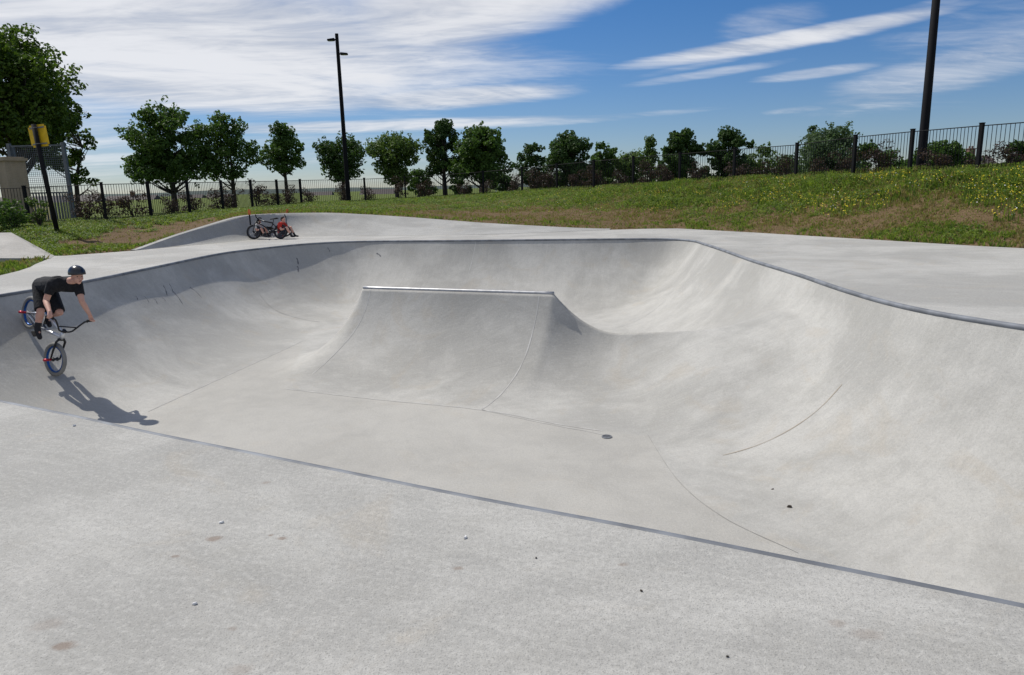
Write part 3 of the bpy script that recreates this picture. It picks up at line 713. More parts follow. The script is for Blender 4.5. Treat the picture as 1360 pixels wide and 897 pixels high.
tree_px(302, 150, 39, 238, 44, 'mid', 'ragged open tree with a notched top left of the small pointed tree', bx=310, lobes=30, leaf=.25, per=100, trunk_r=.14, group=TG, gap=.08, shape='round')
tree_px(373, 165, 35, 234, 46, 'mid', 'pointed upright tree left of the twin-headed lamp post', bx=382, lobes=28, leaf=.24, per=100, trunk_r=.13, group=TG, shape='other')
tree_px(449, 184, 41, 240, 46, 'dark', 'spreading tree directly behind the twin-headed lamp post', bx=458, lobes=28, leaf=.24, per=100, trunk_r=.14, group=TG, shape='vase')
tree_px(523, 178, 42, 244, 47, 'light', 'light green multi-stemmed tree just right of the twin-headed lamp post', bx=528, lobes=34, leaf=.24, per=105, trunk_r=.15, group=TG, shape='vase', gap=.05)
tree_px(588, 160, 29, 240, 47, 'dark', 'tall narrow dark tree, tallest in the middle of the row', bx=592, lobes=30, leaf=.25, per=120, trunk_r=.16, group=TG)
tree_px(645, 168, 40, 240, 45, 'mid', 'wide full mid green tree right of the tall narrow tree', bx=640, lobes=44, leaf=.25, per=150, trunk_r=.16, group=TG)
tree_px(705, 193, 23, 246, 50, 'dark', 'small slim dark tree in the gap before the domed pair', bx=708, lobes=26, leaf=.24, per=80, trunk_r=.11, group=TG)
tree_px(757, 176, 37, 246, 48, 'dark', 'domed dark tree, taller of the pair right of the slim tree', bx=760, lobes=36, leaf=.24, per=140, trunk_r=.16, group=TG)
tree_px(797, 186, 28, 250, 49, 'mid', 'smaller rounded tree tucked against the right side of the domed dark tree', lobes=22, leaf=.24, per=110, trunk_r=.13, group=TG)
tree_px(838, 202, 32, 256, 50, 'light', 'low bushy light green tree beneath the conical tree', lobes=20, leaf=.25, per=110, trunk_r=.1, group=TG)
tree_px(863, 180, 22, 250, 54, 'light', 'conical light tree with a spiky top left of the dark rounded tree', lobes=20, leaf=.25, per=60, trunk_r=.11, group=TG, shape='cone')
tree_px(903, 173, 32, 262, 47, 'dark', 'dense dark rounded tree, left of the two above the small goal', lobes=40, leaf=.24, per=160, trunk_r=.16, group=TG, shape='column')
tree_px(964, 172, 32, 262, 46, 'dark', 'dense dark rounded tree, right of the two above the small goal', lobes=40, leaf=.24, per=160, trunk_r=.16, group=TG, shape='column')
tree_px(1014, 193, 34, 258, 48, 'light', 'pale low bushy tree between the dark rounded tree and the windswept trees', lobes=22, leaf=.24, per=90, trunk_r=.11, group=TG)
tree_px(1074, 165, 22, 255, 42, 'grey', 'slim grey-green windswept tree, taller of the feathery pair', lobes=20, leaf=.2, per=80, trunk_r=.1, group=TG, shape='cone')
tree_px(1098, 168, 48, 266, 40, 'grey', 'broad feathery grey-green tree behind the railings left of the tall plain pole', lobes=56, leaf=.2, per=110, trunk_r=.13, group=TG, shape='round')
tree_px(1150, 190, 26, 256, 48, 'mid', 'low round green tree just right of the broad feathery tree', lobes=14, leaf=.24, per=110, trunk_r=.1, group=TG)
tree_px(1184, 195, 28, 256, 55, 'mid', 'low flat-topped green tree left of the tall plain pole', lobes=14, leaf=.24, per=100, trunk_r=.1, group=TG)
tree_px(1240, 189, 42, 258, 36, 'mid', 'spreading round bushy tree just right of the tall plain pole', lobes=26, leaf=.22, per=120, trunk_r=.1, group=TG)
tree_px(1352, 187, 34, 252, 34, 'dark', 'rounded dark bush tree at the far right end of the railings', lobes=20, leaf=.22, per=110, trunk_r=.1, group=TG)

for k_, (cx_, tp_, hw_, st2, lab_) in enumerate([(668, 232, 20, 'dark', 'low dark thicket bush under the right edge of the wide full mid green tree'), (722, 226, 19, 'mid', 'low green thicket bush between the slim dark tree and the domed dark tree'),
        (778, 226, 22, 'dark', 'low dark thicket bush beneath the domed pair of trees'), (818, 216, 18, 'mid', 'low green thicket bush between the smaller rounded tree and the low bushy light tree'),
        (880, 214, 20, 'dark', 'low dark thicket bush left of the left dense dark rounded tree'), (934, 222, 17, 'dark', 'low dark thicket bush behind the small goal frame'), (990, 210, 20, 'mid', 'low green thicket bush right of the right dense dark rounded tree'),
        (1046, 206, 24, 'grey', 'low grey-green thicket bush at the left foot of the feathery pair'), (556, 226, 22, 'mid', 'low green thicket bush between the light multi-stemmed tree and the tall narrow tree'), (612, 228, 18, 'dark', 'low dark thicket bush right of the tall narrow dark tree foot')]):
    tree_px(cx_, tp_, hw_, 262, 58, st2, lab_, name='thicket_bush', lobes=16, leaf=.26, per=80, trunk_r=.07, group='low bushes filling the gaps of the tree row', cat='bush')
# purple-leaved shrubs behind the railings
ORD = ['first', 'second', 'third', 'fourth', 'fifth', 'sixth', 'seventh', 'eighth', 'ninth', 'tenth', 'eleventh', 'twelfth', 'thirteenth', 'fourteenth', 'fifteenth', 'sixteenth', 'seventeenth', 'eighteenth', 'nineteenth', 'twentieth']
def ordn(i):
    if i < 20: return ORD[i]
    t = ['twenty', 'thirty', 'forty'][(i + 1) // 10 - 2]
    return t + ('ieth' if (i + 1) % 10 == 0 else '-' + ORD[(i + 1) % 10 - 1]) if (i + 1) % 10 else {20: 'twentieth', 30: 'thirtieth', 40: 'fortieth'}[i + 1]
proto = []
for s in range(6):
    rd = random.Random(100 + s); mv = []; mf = []; mbk = MB()
    for k in range(11):
        a = rd.random() * 2 * PI; q = rd.random() ** .6 * .42; c = Vector((math.cos(a) * q, math.sin(a) * q, rd.uniform(.25, .95) + .25 * (k == 0)))
        leaf_cloud(mv, mf, c, (.23, .23, .18), 75, .075, rnd=rd); mbk.tube([(rd.uniform(-.05, .05), rd.uniform(-.05, .05), -.05), (c.x * .5, c.y * .5, c.z * .55), c], [.016, .012, .005], 5)
    me1 = bpy.data.meshes.new('foliage'); me1.from_pydata([tuple(p) for p in mv], [], mf); me1.materials.append(M_leaf['purple'])
    me2 = bpy.data.meshes.new('stem'); me2.from_pydata(mbk.v, [], mbk.f); me2.materials.append(M_bark); proto.append((me1, me2))
shrubs = []
FD = dens_path(FP, .1); fcum = np.concatenate([[0], np.cumsum(np.linalg.norm(np.diff(FD[:, :2], axis=0), axis=1))])
sx = fcum[np.argmin(np.hypot(FD[:, 0] + 14.2, FD[:, 1] - 23.3))]; i = 0
while sx < fcum[-1] - 4:
    k = np.searchsorted(fcum, sx); p = FD[k]; d = FD[min(k + 3, len(FD) - 1)] - FD[k - 3]; nrm = np.array([-d[1], d[0]]) / np.hypot(d[0], d[1])
    q = p[:2] + nrm * random.uniform(.55, 1.0); a = math.degrees(math.atan2(q[0], q[1])); z = float(terr(a, np.hypot(*q)))
    far_right = a > 15; sc = random.uniform(.85, 1.15) * (.80 if far_right else .92)
    rt = empty('purple_shrub', (q[0], q[1], z - .03), (0, 0, random.random() * 6.28)); rt.scale = (sc * 1.05, sc * 1.05, sc * random.uniform(.8, 1.05))
    a_, b2 = proto[i % 6]
    for nm, mm in (('foliage', a_), ('stem', b2)):
        c = bpy.data.objects.new(nm, mm); col.objects.link(c); c.parent = rt
    tag(rt, f'purple-leaved shrub behind the railings, {ordn(i)} of its row counted from the left', 'shrub', 'purple shrubs planted behind the railings'); i += 1
    sx += random.uniform(1.0, 1.5) if far_right else random.uniform(1.15, 1.9)
print('shrubs', i)
# green shrub by the gate pier
def bush(name, base, r, h, style, n, leaf, label, seed, per=70):
    rd = random.Random(seed); mv = []; mf = []; mbk = MB(); root = empty(name, base)
    for k in range(n):
        a = rd.random() * 2 * PI; q = rd.random() ** .6 * r * .8; c = Vector((math.cos(a) * q, math.sin(a) * q, rd.uniform(.15, .85) * h)); cr = r * .38
        leaf_cloud(mv, mf, c, (cr, cr, cr * .8), per, leaf, rnd=rd); mbk.tube([(0, 0, -.05), (c.x * .5, c.y * .5, c.z * .5), c], [.02, .014, .005], 5)
    mesh_obj('foliage', mv, mf, M_leaf[style], root); mbk.build('stem', M_bark, root); tag(root, label, 'shrub'); return root
p = aty(18, 300, 21.5); bush('green_shrub', (p[0], 21.5, .42), .6, .95, 'mid', 16, .09, 'leafy dark green shrub in front of the stone gate pier', 3, 90)
p = aty(52, 300, 22.3); bush('green_shrub', (p[0], 22.3, .42), .38, 1.1, 'light', 9, .09, 'yellow-green shrub beside the foot of the sign pole', 4, 60)
p = aty(795, 258, 31.0); 

# ------------------------------------------------------------------ lamp posts, sign, cage, pier
def luminaire(parent, z, side, ln=.34):
    mb = MB(); mb.box((side * .10, 0, z), (.08, .07, .06)); o = mb.build('bracket', M_pole, parent)
    x0, x1 = side * .13, side * (.13 + ln)
    v = [(x0, -.10, z - .05), (x0, .10, z - .05), (x1, .13, z - .045), (x1, -.13, z - .045), (x0, -.10, z + .07), (x0, .10, z + .07), (x1, .10, z + .03), (x1, -.10, z + .03)]
    h = mesh_obj('lamp_head', v, [(0, 1, 2, 3), (4, 7, 6, 5), (0, 4, 5, 1), (1, 5, 6, 2), (2, 6, 7, 3), (3, 7, 4, 0)], M_pole, parent)
    mb = MB(); mb.box((side * (.13 + ln * .55), 0, z - .056), (ln * .7, .15, .012)); mb.build('lens', M_lens, h)
bp_ = aty(463, 266, 37.4); lp = empty('lamp_post', bp_); tag(lp, 'black lamp post with two lamp heads at different heights, behind the bank', 'lamp post')
top_ = aty(444.5, 45, 37.4); hh = top_[2] - bp_[2]
mb = MB(); mb.tube([(0, 0, -.3), (0, 0, .9), (0, 0, .95), (0, 0, hh)], [.125, .125, .115, .085], 8); mb.build('pole', M_pole, lp)
luminaire(lp, hh - .28, -1); luminaire(lp, hh - .95, 1)
bp2 = aty(1222, 232, 21.0); lp2 = empty('lamp_post', (bp2[0], bp2[1], 1.0)); tag(lp2, 'tall plain dark pole behind the railings at right, its top out of frame', 'lamp post')
mb = MB(); mb.tube([(0, 0, -.3), (0, 0, 1.0), (0, 0, 1.05), (0, 0, 8.2)], [.132, .132, .122, .088], 12); mb.build('pole', M_pole, lp2, True)
luminaire(lp2, 7.9, -1); luminaire(lp2, 7.25, 1)

sp = aty(74.5, 301, 20.7); st_ = aty(45.5, 165, 20.7); sg = empty('sign_post', sp); sg.rotation_euler = (0, math.radians(-3.6), 0); tag(sg, 'yellow sign seen from behind on a leaning black post, left by the fence', 'sign')
mb = MB(); hs = st_[2] - sp[2]; mb.tube([(0, 0, -.2), (0, 0, hs)], .065, 10); mb.build('post', M_black, sg, True)
mb = MB(); zc_ = hs - .31; Rz = Matrix.Rotation(math.radians(-14), 3, 'Z')
mb.box(Rz @ Vector((0, .085, 0)) + Vector((0, 0, zc_)), (.62, .012, .60), Rz); sb = mb.build('sign_panel', M_yellow, sg)
bm = bmesh.new(); bm.from_mesh(sb.data); bmesh.ops.bevel(bm, geom=[e for e in bm.edges if abs((e.verts[0].co - e.verts[1].co).length - .012) < .002], offset=.05, segments=4, affect='EDGES'); bm.to_mesh(sb.data); bm.free()
for dz in (-.22, .22):
    mb = MB(); mb.box(Rz @ Vector((0, .070, 0)) + Vector((0, 0, zc_ + dz)), (.5, .02, .035), Rz); mb.ring((0, 0, zc_ + dz), (0, 0, 1), .068, .01, 16, 6); mb.build('clamp', M_galv, sg)

# mesh ball-court cage
cage = empty('mesh_cage', (*aty(50, 280, 27.5)[:2], .4)); tag(cage, 'grey steel mesh sports cage standing behind the railings at left', 'cage')
def cw(px_, py_, D): 
    p = aty(px_, py_, D); return Vector((p[0] - cage.location[0], p[1] - cage.location[1], p[2] - .4))
cl, cr_ = cw(26, 280, 27.5), cw(97, 280, 27.5); hc = cw(80, 191, 27.5).z
for q in (cl, cr_, cl + Vector((-.7, 1.2, 0))):
    mb = MB(); mb.box((q.x, q.y, hc / 2), (.12, .12, hc + .1)); mb.build('frame_post', M_alu, cage)
for z in (hc - .05, 1.15):
    mb = MB(); mb.box(((cl.x + cr_.x) / 2, cl.y, z), (cr_.x - cl.x, .05, .05)); mb.build('frame_rail', M_alu, cage)
mb = MB(); nxx = int((cr_.x - cl.x) / .075)
for i in range(nxx + 1): mb.box((cl.x + (cr_.x - cl.x) * i / nxx, cl.y, (hc + 1.15) / 2), (.012, .006, hc - 1.2))
for i in range(int((hc - 1.15) / .075) + 1): mb.box(((cl.x + cr_.x) / 2, cl.y + .007, 1.17 + i * .075), (cr_.x - cl.x, .006, .012))
mb.build('mesh_panel', M_alu, cage)
mb = MB()
for i in range(int((cr_.x - cl.x) / .11) + 1): mb.box((cl.x + .06 + i * .11, cl.y + .01, .58), (.045, .03, 1.1))
mb.build('bar_panel', M_alu, cage)
mb = MB(); a1, a2 = cl + Vector((-.05, .05, 0)), cl + Vector((-.7, 1.2, 0))
for i in range(18):
    q = a1.lerp(a2, i / 17); mb.tube([(q.x, q.y, .1), (q.x, q.y, hc - .05)], .006, 4)
for i in range(36): mb.tube([(a1.x, a1.y, .1 + i * .085), (a2.x, a2.y, .1 + i * .085)], .006, 4)
mb.build('side_mesh', M_alu, cage)

# stone gate pier
M_stone = concrete('pier_stone', (.36, .29, .20)); M_gate = simple('gate_green', (.16, .22, .17), .6)
pp = aty(27, 292, 24.6); pier = empty('gate_pier', (pp[0], pp[1], .35)); tag(pier, 'square sand-coloured stone gate pier with a flat cap beside the mesh cage', 'pier')
Rz = Matrix.Rotation(math.radians(-32), 3, 'Z'); hp = aty(27, 214, 24.6)[2] - .35
mb = MB(); mb.box((0, 0, hp / 2 - .1), (.62, .62, hp + .2), Rz); mb.build('shaft', M_stone, pier)
mb = MB(); mb.box((0, 0, hp + .045), (.74, .74, .09), Rz); mb.box((0, 0, hp + .105), (.60, .60, .05), Rz); mb.build('cap', M_stone, pier)
gt = empty('metal_gate', (pp[0] - 1.15, pp[1] - .15, .4)); tag(gt, 'pale green metal gate at the left edge beside the stone pier', 'gate')
mb = MB()
for x in (-.78, .62): mb.box((x, 0, .85), (.06, .06, 1.7))
for z in (.1, 1.67): mb.box((-.08, 0, z), (1.34, .045, .05))
mb.build('frame', M_gate, gt)
mb = MB()
for i in range(15): mb.box((-.70 + i * .088, 0, .88), (.03, .02, 1.53))
mb.build('bars', M_gate, gt)

# ------------------------------------------------------------------ far things
M_roof = simple('roof_slate', (.075, .062, .058), .8); M_wallw = simple('wall_render', (.55, .53, .49), .9); M_wallb = simple('wall_brick', (.18, .11, .085), .9); M_win = simple('window_glass', (.03, .035, .04), .15)
def house(px0, px1, py_top, D, wallm, label, chimneys=1, wall_h=3.2, roof_h=2.4, depth=8, base=.38):
    a, c = aty(px0, 250, D), aty(px1, 250, D); ztop = aty((px0 + px1) / 2, py_top, D)[2]
    w = c[0] - a[0]; root = empty('house', ((a[0] + c[0]) / 2, D, ztop - wall_h - roof_h)); tag(root, label, 'house')
    mb = MB(); mb.box((0, depth / 2, wall_h / 2 - 2), (w, depth, wall_h + 4)); mb.build('wall', wallm, root)
    mb = MB(); o = .35; hw_ = w / 2 + o
    mb.add([(-hw_, -o, wall_h), (hw_, -o, wall_h), (hw_, depth + o, wall_h), (-hw_, depth + o, wall_h), (-hw_ + .2, depth / 2, wall_h + roof_h), (hw_ - .2, depth / 2, wall_h + roof_h)], [(0, 1, 5, 4), (2, 3, 4, 5), (0, 4, 3), (1, 2, 5), (0, 3, 2, 1)])
    rf = mb.build('roof', M_roof, root)
    for k in range(chimneys):
        x = -w / 2 + w * (k + .5) / chimneys; mb = MB(); mb.box((x, depth / 2, wall_h + roof_h + .3), (.9, .9, 1.5)); mb.box((x, depth / 2, wall_h + roof_h + 1.1), (1.05, 1.05, .12)); mb.tube([(x - .2, depth / 2, wall_h + roof_h + 1.1), (x - .2, depth / 2, wall_h + roof_h + 1.5)], .13, 6); mb.tube([(x + .2, depth / 2, wall_h + roof_h + 1.1), (x + .2, depth / 2, wall_h + roof_h + 1.5)], .13, 6)
        mb.build('chimney', wallm, rf)
    nw = max(2, int(w / 3.5))
    for k in range(nw):
        x = -w / 2 + w * (k + .5) / nw; mb = MB(); mb.box((x, -.03, wall_h * .58), (1.3, .1, 1.3)); f = mb.build('window', M_white, root)
        mb = MB(); mb.box((x, -.09, wall_h * .58), (1.1, .04, 1.1)); mb.build('pane', M_win, f)
    return root
house(-30, 120, 261, 190, M_wallb, 'long low dark-roofed building far off behind the small layered tree', 0, 3, 2.2)
house(132, 198, 260, 210, M_wallb, 'dark brick terrace far across the field left of the broad round tree', 1, 3.2, 2.2)
house(222, 262, 259, 230, M_wallw, 'far pale house with a grey roof behind the broad round tree', 1)
house(268, 300, 258.5, 240, M_wallw, 'far white house left of the ragged open tree', 0)
house(400, 436, 255, 200, M_wallb, 'far low house just left of the lamp post foot', 0)
house(476, 520, 251.5, 180, M_wallb, 'far low brown building just right of the lamp post foot', 0)
house(1256, 1279, 214, 95, M_wallw, 'white gabled cottage with a chimney behind the railings at right', 1, 3.2, 2.6)
house(1284, 1330, 206.5, 105, M_wallb, 'brick house with a dark roof right of the white cottage', 1, 4, 2.2)
def goal(x0, x1, ytop, D, label):
    a, c = aty(x0, ytop, D), aty(x1, ytop, D); root = empty('football_goal', ((a[0] + c[0]) / 2, D, FZ)); tag(root, label, 'goal', 'small football goals in the field')
    w = (c[0] - a[0]) / 2; h = (a[2] + c[2]) / 2 - FZ
    for sx_ in (-1, 1):
        mb = MB(); mb.tube([(sx_ * w, 0, 0), (sx_ * w, 0, h)], .06, 8); mb.build('upright', M_white, root)
        mb = MB(); mb.tube([(sx_ * w, 0, h - .1), (sx_ * w, .9, .05)], .035, 6); mb.build('stay', M_white, root)
    mb = MB(); mb.tube([(-w - .06, 0, h), (w + .06, 0, h)], .06, 8); mb.build('crossbar', M_white, root)
goal(929, 957, 237.5, 75, 'white goal frame below the two dense dark rounded trees'); goal(659, 681, 249, 80, 'white goal frame below the wide full mid green tree')
M_hill = simple('hill_cover', (.045, .065, .05), .95, 0, .3, .01)
v = []; n = 60
for i in range(n + 1):
    a = math.radians(-60 + 120 * i / n); h = 7 + 9 * mnoise.fractal((i * .11, 5, 0), .6, 2, 3) + 7 * math.exp(-((i - 22) / 5) ** 2)
    for r, z in ((1500, -2), (1900, h), (2600, -2)): v.append((r * math.sin(a), r * math.cos(a), z))
hl = mesh_obj('hills', v, [(i * 3 + k, (i + 1) * 3 + k, (i + 1) * 3 + k + 1, i * 3 + k + 1) for i in range(n) for k in (0, 1)], M_hill, smooth=True); tag(hl, 'low far hills on the horizon', kind='structure')

# small litter
def chip(px_, py_, size, m, name, label, on='deck', cat='litter', group=None):
    p = onz(px_, py_) if on == 'deck' else hit_bowl(px_, py_)
    mb = MB(); rd = random.Random(px_); k = 7; ang = rd.random() * 3
    ring = [(math.cos(2 * PI * i / k) * size * rd.uniform(.6, 1.1), math.sin(2 * PI * i / k) * size * .55 * rd.uniform(.6, 1.1)) for i in range(k)]
    tz = size * .35; M = Matrix.Rotation(ang, 3, 'Z'); vs = [M @ Vector((x, y, .0)) for x, y in ring] + [M @ Vector((x * .7, y * .7, tz + rd.uniform(0, tz))) for x, y in ring]
    mb.add(vs, [tuple(range(k))[::-1], tuple(range(k, 2 * k))] + [(i, (i + 1) % k, (i + 1) % k + k, i + k) for i in range(k)])
    o = mb.build(name, m); o.location = (p[0], p[1], p[2] + .002); tag(o, label, cat, group); return o
M_dleaf = simple('dry_leaf', (.05, .04, .03), .8); M_rleaf = simple('rust_leaf', (.24, .14, .09), .85); M_chip = simple('white_chip', (.75, .74, .72), .6)
chip(1049, 674, .028, M_dleaf, 'dry_leaf', 'larger dark dry leaf on the right wall of the bowl', 'bowl', 'leaf'); chip(1026, 651, .020, M_dleaf, 'dry_leaf', 'smaller dark dry leaf on the right wall of the bowl', 'bowl', 'leaf')
chip(259, 803, .010, M_chip, 'white_chip', 'tiny white chip nearest the camera on the deck', cat='chip'); chip(294, 695, .013, M_chip, 'white_chip', 'tiny white chip in the middle of the left deck', cat='chip'); chip(99, 566, .014, M_chip, 'white_chip', 'tiny white chip by the coping below the rider', cat='chip')
chip(618, 715, .012, M_chip, 'white_chip', 'tiny white chip on the deck near the middle of the coping', cat='chip')
chip(852, 786, .007, M_dleaf, 'pebble', 'dark pebble on the deck right of centre', cat='pebble'); chip(966, 873, .006, M_dleaf, 'pebble', 'dark pebble near the bottom edge right of centre', cat='pebble'); chip(712, 742, .006, M_dleaf, 'pebble', 'dark pebble on the deck below the middle of the coping', cat='pebble')

# ------------------------------------------------------------------ bicycles
def make_bike(label, c, group=None, seat_z=.60, pegs=True, crank_deg=225, steer=0.0, bars=(1.0, 0.0, 1.0)):
    """local frame: x forward from the rear contact, y to the rider's left, z up; wheelbase 1"""
    root = empty('bmx_bicycle'); tag(root, label, 'bicycle', group); r = .255
    def wheel(cx, rot=0):
        w = empty('wheel'); w.parent = root; w.location = (cx, 0, r); w.rotation_euler = (0, 0, rot)
        mb = MB(); mb.ring((0, 0, 0), (0, 1, 0), r - .029, .029, 48, 10); mb.build('tyre', c['tyre'], w, True)
        mb = MB(); mb.ring((0, 0, 0), (0, 1, 0), r - .066, .014, 48, 8, squash=1.3); mb.build('rim', c['rim'], w, True)
        mb = MB()
        for k in range(28):
            a = 2 * PI * k / 28; b2 = a + (.35 if k % 2 else -.35); sy = .028 if (k // 2) % 2 else -.028
            mb.tube([(.02 * math.cos(b2), sy, .02 * math.sin(b2)), ((r - .07) * math.cos(a), 0, (r - .07) * math.sin(a))], .0016, 4)
        mb.build('spokes', c['spoke'], w)
        mb = MB(); mb.tube([(0, -.062, 0), (0, .062, 0)], .019, 10); mb.tube([(0, -.034, 0), (0, -.026, 0)], .032, 12); mb.tube([(0, .026, 0), (0, .034, 0)], .032, 12); mb.build('hub', c['hub'], w, True)
        if pegs:
            mb = MB(); mb.tube([(0, -.065, 0), (0, -.170, 0)], .019, 12); mb.build('peg', c['peg'], w, True)
        return w
    wheel(0); wheel(1.0, steer)
    T = lambda pts, rad, n=10: (lambda m: (m.tube(pts, rad, n), m)[1])(MB())
    bb = Vector((.37, 0, .29)); mb = MB()
    mb.tube([(.895, 0, .575), (.862, 0, .695)], .028, 12); mb.tube([(.868, 0, .672), (.30, 0, .545)], .023, 10); mb.tube([(.885, 0, .605), bb], .026, 10)
    mb.tube([bb, (.287, 0, .575)], .016, 10); mb.tube([bb + Vector((0, -.04, 0)), bb + Vector((0, .04, 0))], .026, 12)
    for s in (-1, 1):
        mb.tube([bb + Vector((-.02, s * .025, 0)), (.12, s * .058, .272), (0, s * .066, r)], .014, 8); mb.tube([(.30, s * .012, .53), (.16, s * .052, .40), (0, s * .066, r)], .013, 8)
    mb.build('frame', c['frame'], root, True)
    mb = MB(); st = lambda p: Vector((1 + (p[0] - 1) * math.cos(steer) - p[1] * math.sin(steer), (p[0] - 1) * math.sin(steer) + p[1] * math.cos(steer), p[2]))
    for s in (-1, 1): mb.tube([(.905, s * .035, .575), (.92, s * .062, .54), (.955, s * .066, .40), (1.0, s * .066, r)], [.017, .017, .015, .011], 10)
    mb.tube([(.905, -.045, .575), (.905, .045, .575)], .020, 10); mb.build('fork', c['fork'], root, True)
    mb = MB(); mb.tube([(.862, 0, .69), (.858, 0, .735)], .023, 12); mb.tube([(.858, 0, .72), (.905, 0, .735)], .022, 10); mb.build('stem', c['fork'], root, True)
    mb = MB()
    bt = lambda p: Vector((.865 + (p[0] - .865) * math.cos(bars[1]) - p[1] * bars[0] * math.sin(bars[1]), (p[0] - .865) * math.sin(bars[1]) + p[1] * bars[0] * math.cos(bars[1]), .735 + (p[2] - .735) * bars[2]))
    make_bike.bt = bt
    pts = [Vector((.905, 0, .735)), Vector((.905, .06, .735)), Vector((.90, .11, .755)), Vector((.885, .20, .885)), Vector((.875, .245, .935)), Vector((.865, .29, .948)), Vector((.845, .40, .955))]
    full = [bt((p.x, -p.y, p.z)) for p in reversed(pts)] + [bt(p) for p in pts[1:]]
    mb.tube(full, .0125, 10); mb.tube([bt((.893, -.155, .825)), bt((.893, .155, .825))], .0095, 8); hb = mb.build('handlebar', c['bar'], root, True)
    for s in (-1, 1):
        mb = MB(); mb.tube([bt((.866, s * .285, .9485)), bt((.845, s * .402, .955))], .0175, 12); mb.ring(bt((.866, s * .285, .9485)), (0, 1, 0), .019, .006, 16, 6); mb.build('grip', c['grip'], hb, True)
    mb = MB(); mb.tube([(.287, 0, .56), (.276, 0, seat_z)], .0125, 8)
    mb.build('seat_post', c['bar'], root, True)
    mb = MB()
    for k, (x, w, z) in enumerate([(.14, .07, .03), (.18, .065, .028), (.25, .035, .02), (.36, .017, .012), (.40, .013, .0)]): pass
    ys = [(.13, .072, .035), (.19, .068, .028), (.26, .040, .018), (.34, .022, .012), (.40, .014, .006)]; v = []; f = []
    for x, w, dz in ys:
        for k in range(8): a = 2 * PI * k / 8; v.append((x, w * math.cos(a), seat_z + .012 + dz + .020 * math.sin(a)))
    for i in range(4):
        for k in range(8): f.append((i * 8 + k, i * 8 + (k + 1) % 8, (i + 1) * 8 + (k + 1) % 8, (i + 1) * 8 + k))
    f += [tuple(range(8))[::-1], tuple(range(32, 40))]; mb.add(v, f); mb.build('saddle', c['saddle'], root, True)
    ca = math.radians(crank_deg); cd = Vector((math.cos(ca), 0, math.sin(ca))) * .165; pd = {}
    mb = MB(); mb.ring(bb + Vector((0, -.05, 0)), (0, 1, 0), .048, .006, 28, 6); mb.tube([bb + Vector((0, -.052, 0)), bb + Vector((0, -.048, 0))], .03, 16)
    for s, d in ((-1, cd), (1, -cd)): mb.tube([bb + Vector((0, s * .03, 0)), bb + Vector((0, s * .07, 0)), bb + Vector((0, s * .078, 0)) + d], [.013, .013, .011], 8)
    cr = mb.build('crank', c['bar'], root, True)
    for s, d in ((-1, cd), (1, -cd)):
        pc = bb + Vector((0, s * .135, 0)) + d; pd[s] = pc; mb = MB(); mb.box(pc, (.095, .095, .018)); mb.tube([pc - Vector((0, s * .06, 0)), pc + Vector((0, s * .045, 0))], .009, 8); mb.build('pedal', c['grip'], cr)
    mb = MB(); mb.tube([bb + Vector((0, -.052, .052)), (0, -.045, r + .025)], .004, 5); mb.tube([bb + Vector((0, -.052, -.052)), (0, -.045, r - .025)], .004, 5); mb.build('chain', c['bar'], root)
    return root, pd
def place(root, pr, fwd, up, scale):
    f = Vector(fwd).normalized(); l = Vector(up).cross(f).normalized(); u = f.cross(l)
    M = Matrix(((f.x, l.x, u.x, pr[0]), (f.y, l.y, u.y, pr[1]), (f.z, l.z, u.z, pr[2]), (0, 0, 0, 1))); root.matrix_world = M @ Matrix.Scale(scale, 4); return root.matrix_world.copy()
M_chrome = simple('silver_frame', (.66, .67, .68), .28, .55, .05); M_tyre = simple('tyre_grey', (.22, .215, .20), .85); M_tyreb = simple('tyre_black', (.02, .02, .022), .8)
M_rim = simple('rim_blue', (.012, .085, .30), .3, .5); M_spoke = simple('spoke_steel', (.45, .46, .48), .3, .8); M_peg = simple('peg_red', (.45, .03, .05), .3, .4)
M_bar = simple('bar_black', (.012, .012, .013), .35); M_grip = simple('rubber_black', (.014, .014, .014), .8); M_rimg = simple('rim_grey', (.10, .10, .11), .4, .6)
C1 = dict(tyre=M_tyre, rim=M_rim, spoke=M_spoke, hub=M_bar, peg=M_peg, frame=M_chrome, fork=M_bar, bar=M_bar, grip=M_grip, saddle=M_grip)
PRr = hit_bowl(33, 431); PFf = hit_bowl(63, 490); print('wheels', PRr, PFf, np.linalg.norm(PFf - PRr))

# ------------------------------------------------------------------ people
def cap(mb, p, a, q, b, n=12, ends=True):
    p, q = Vector(p), Vector(q)
    if ends: mb.ball(p, a, n, 8); mb.ball(q, b, n, 8)
    if (q - p).length > 1e-5: mb.tube([p, q], [a, b], n)
def fuse(name, mb, mat, voxel, parent=None, smooth=6, crease=.5):
    me = bpy.data.meshes.new(name); me.from_pydata(mb.v, [], mb.f); me.update(); o = bpy.data.objects.new(name, me); col.objects.link(o)
    bm = bmesh.new(); bm.from_mesh(me); bmesh.ops.recalc_face_normals(bm, faces=bm.faces); bm.to_mesh(me); bm.free()
    r = o.modifiers.new('r', 'REMESH'); r.mode = 'VOXEL'; r.voxel_size = voxel
    s = o.modifiers.new('s', 'SMOOTH'); s.factor = crease; s.iterations = smooth
    dg = bpy.context.evaluated_depsgraph_get(); ev = o.evaluated_get(dg); m2 = bpy.data.meshes.new_from_object(ev); o.modifiers.clear(); o.data = m2; m2.name = name
    m2.materials.clear(); m2.materials.append(mat); m2.polygons.foreach_set('use_smooth', [True] * len(m2.polygons))
    if parent: child_world(o, parent)
    return o
def L_(a, b, t): return Vector(a).lerp(Vector(b), t)
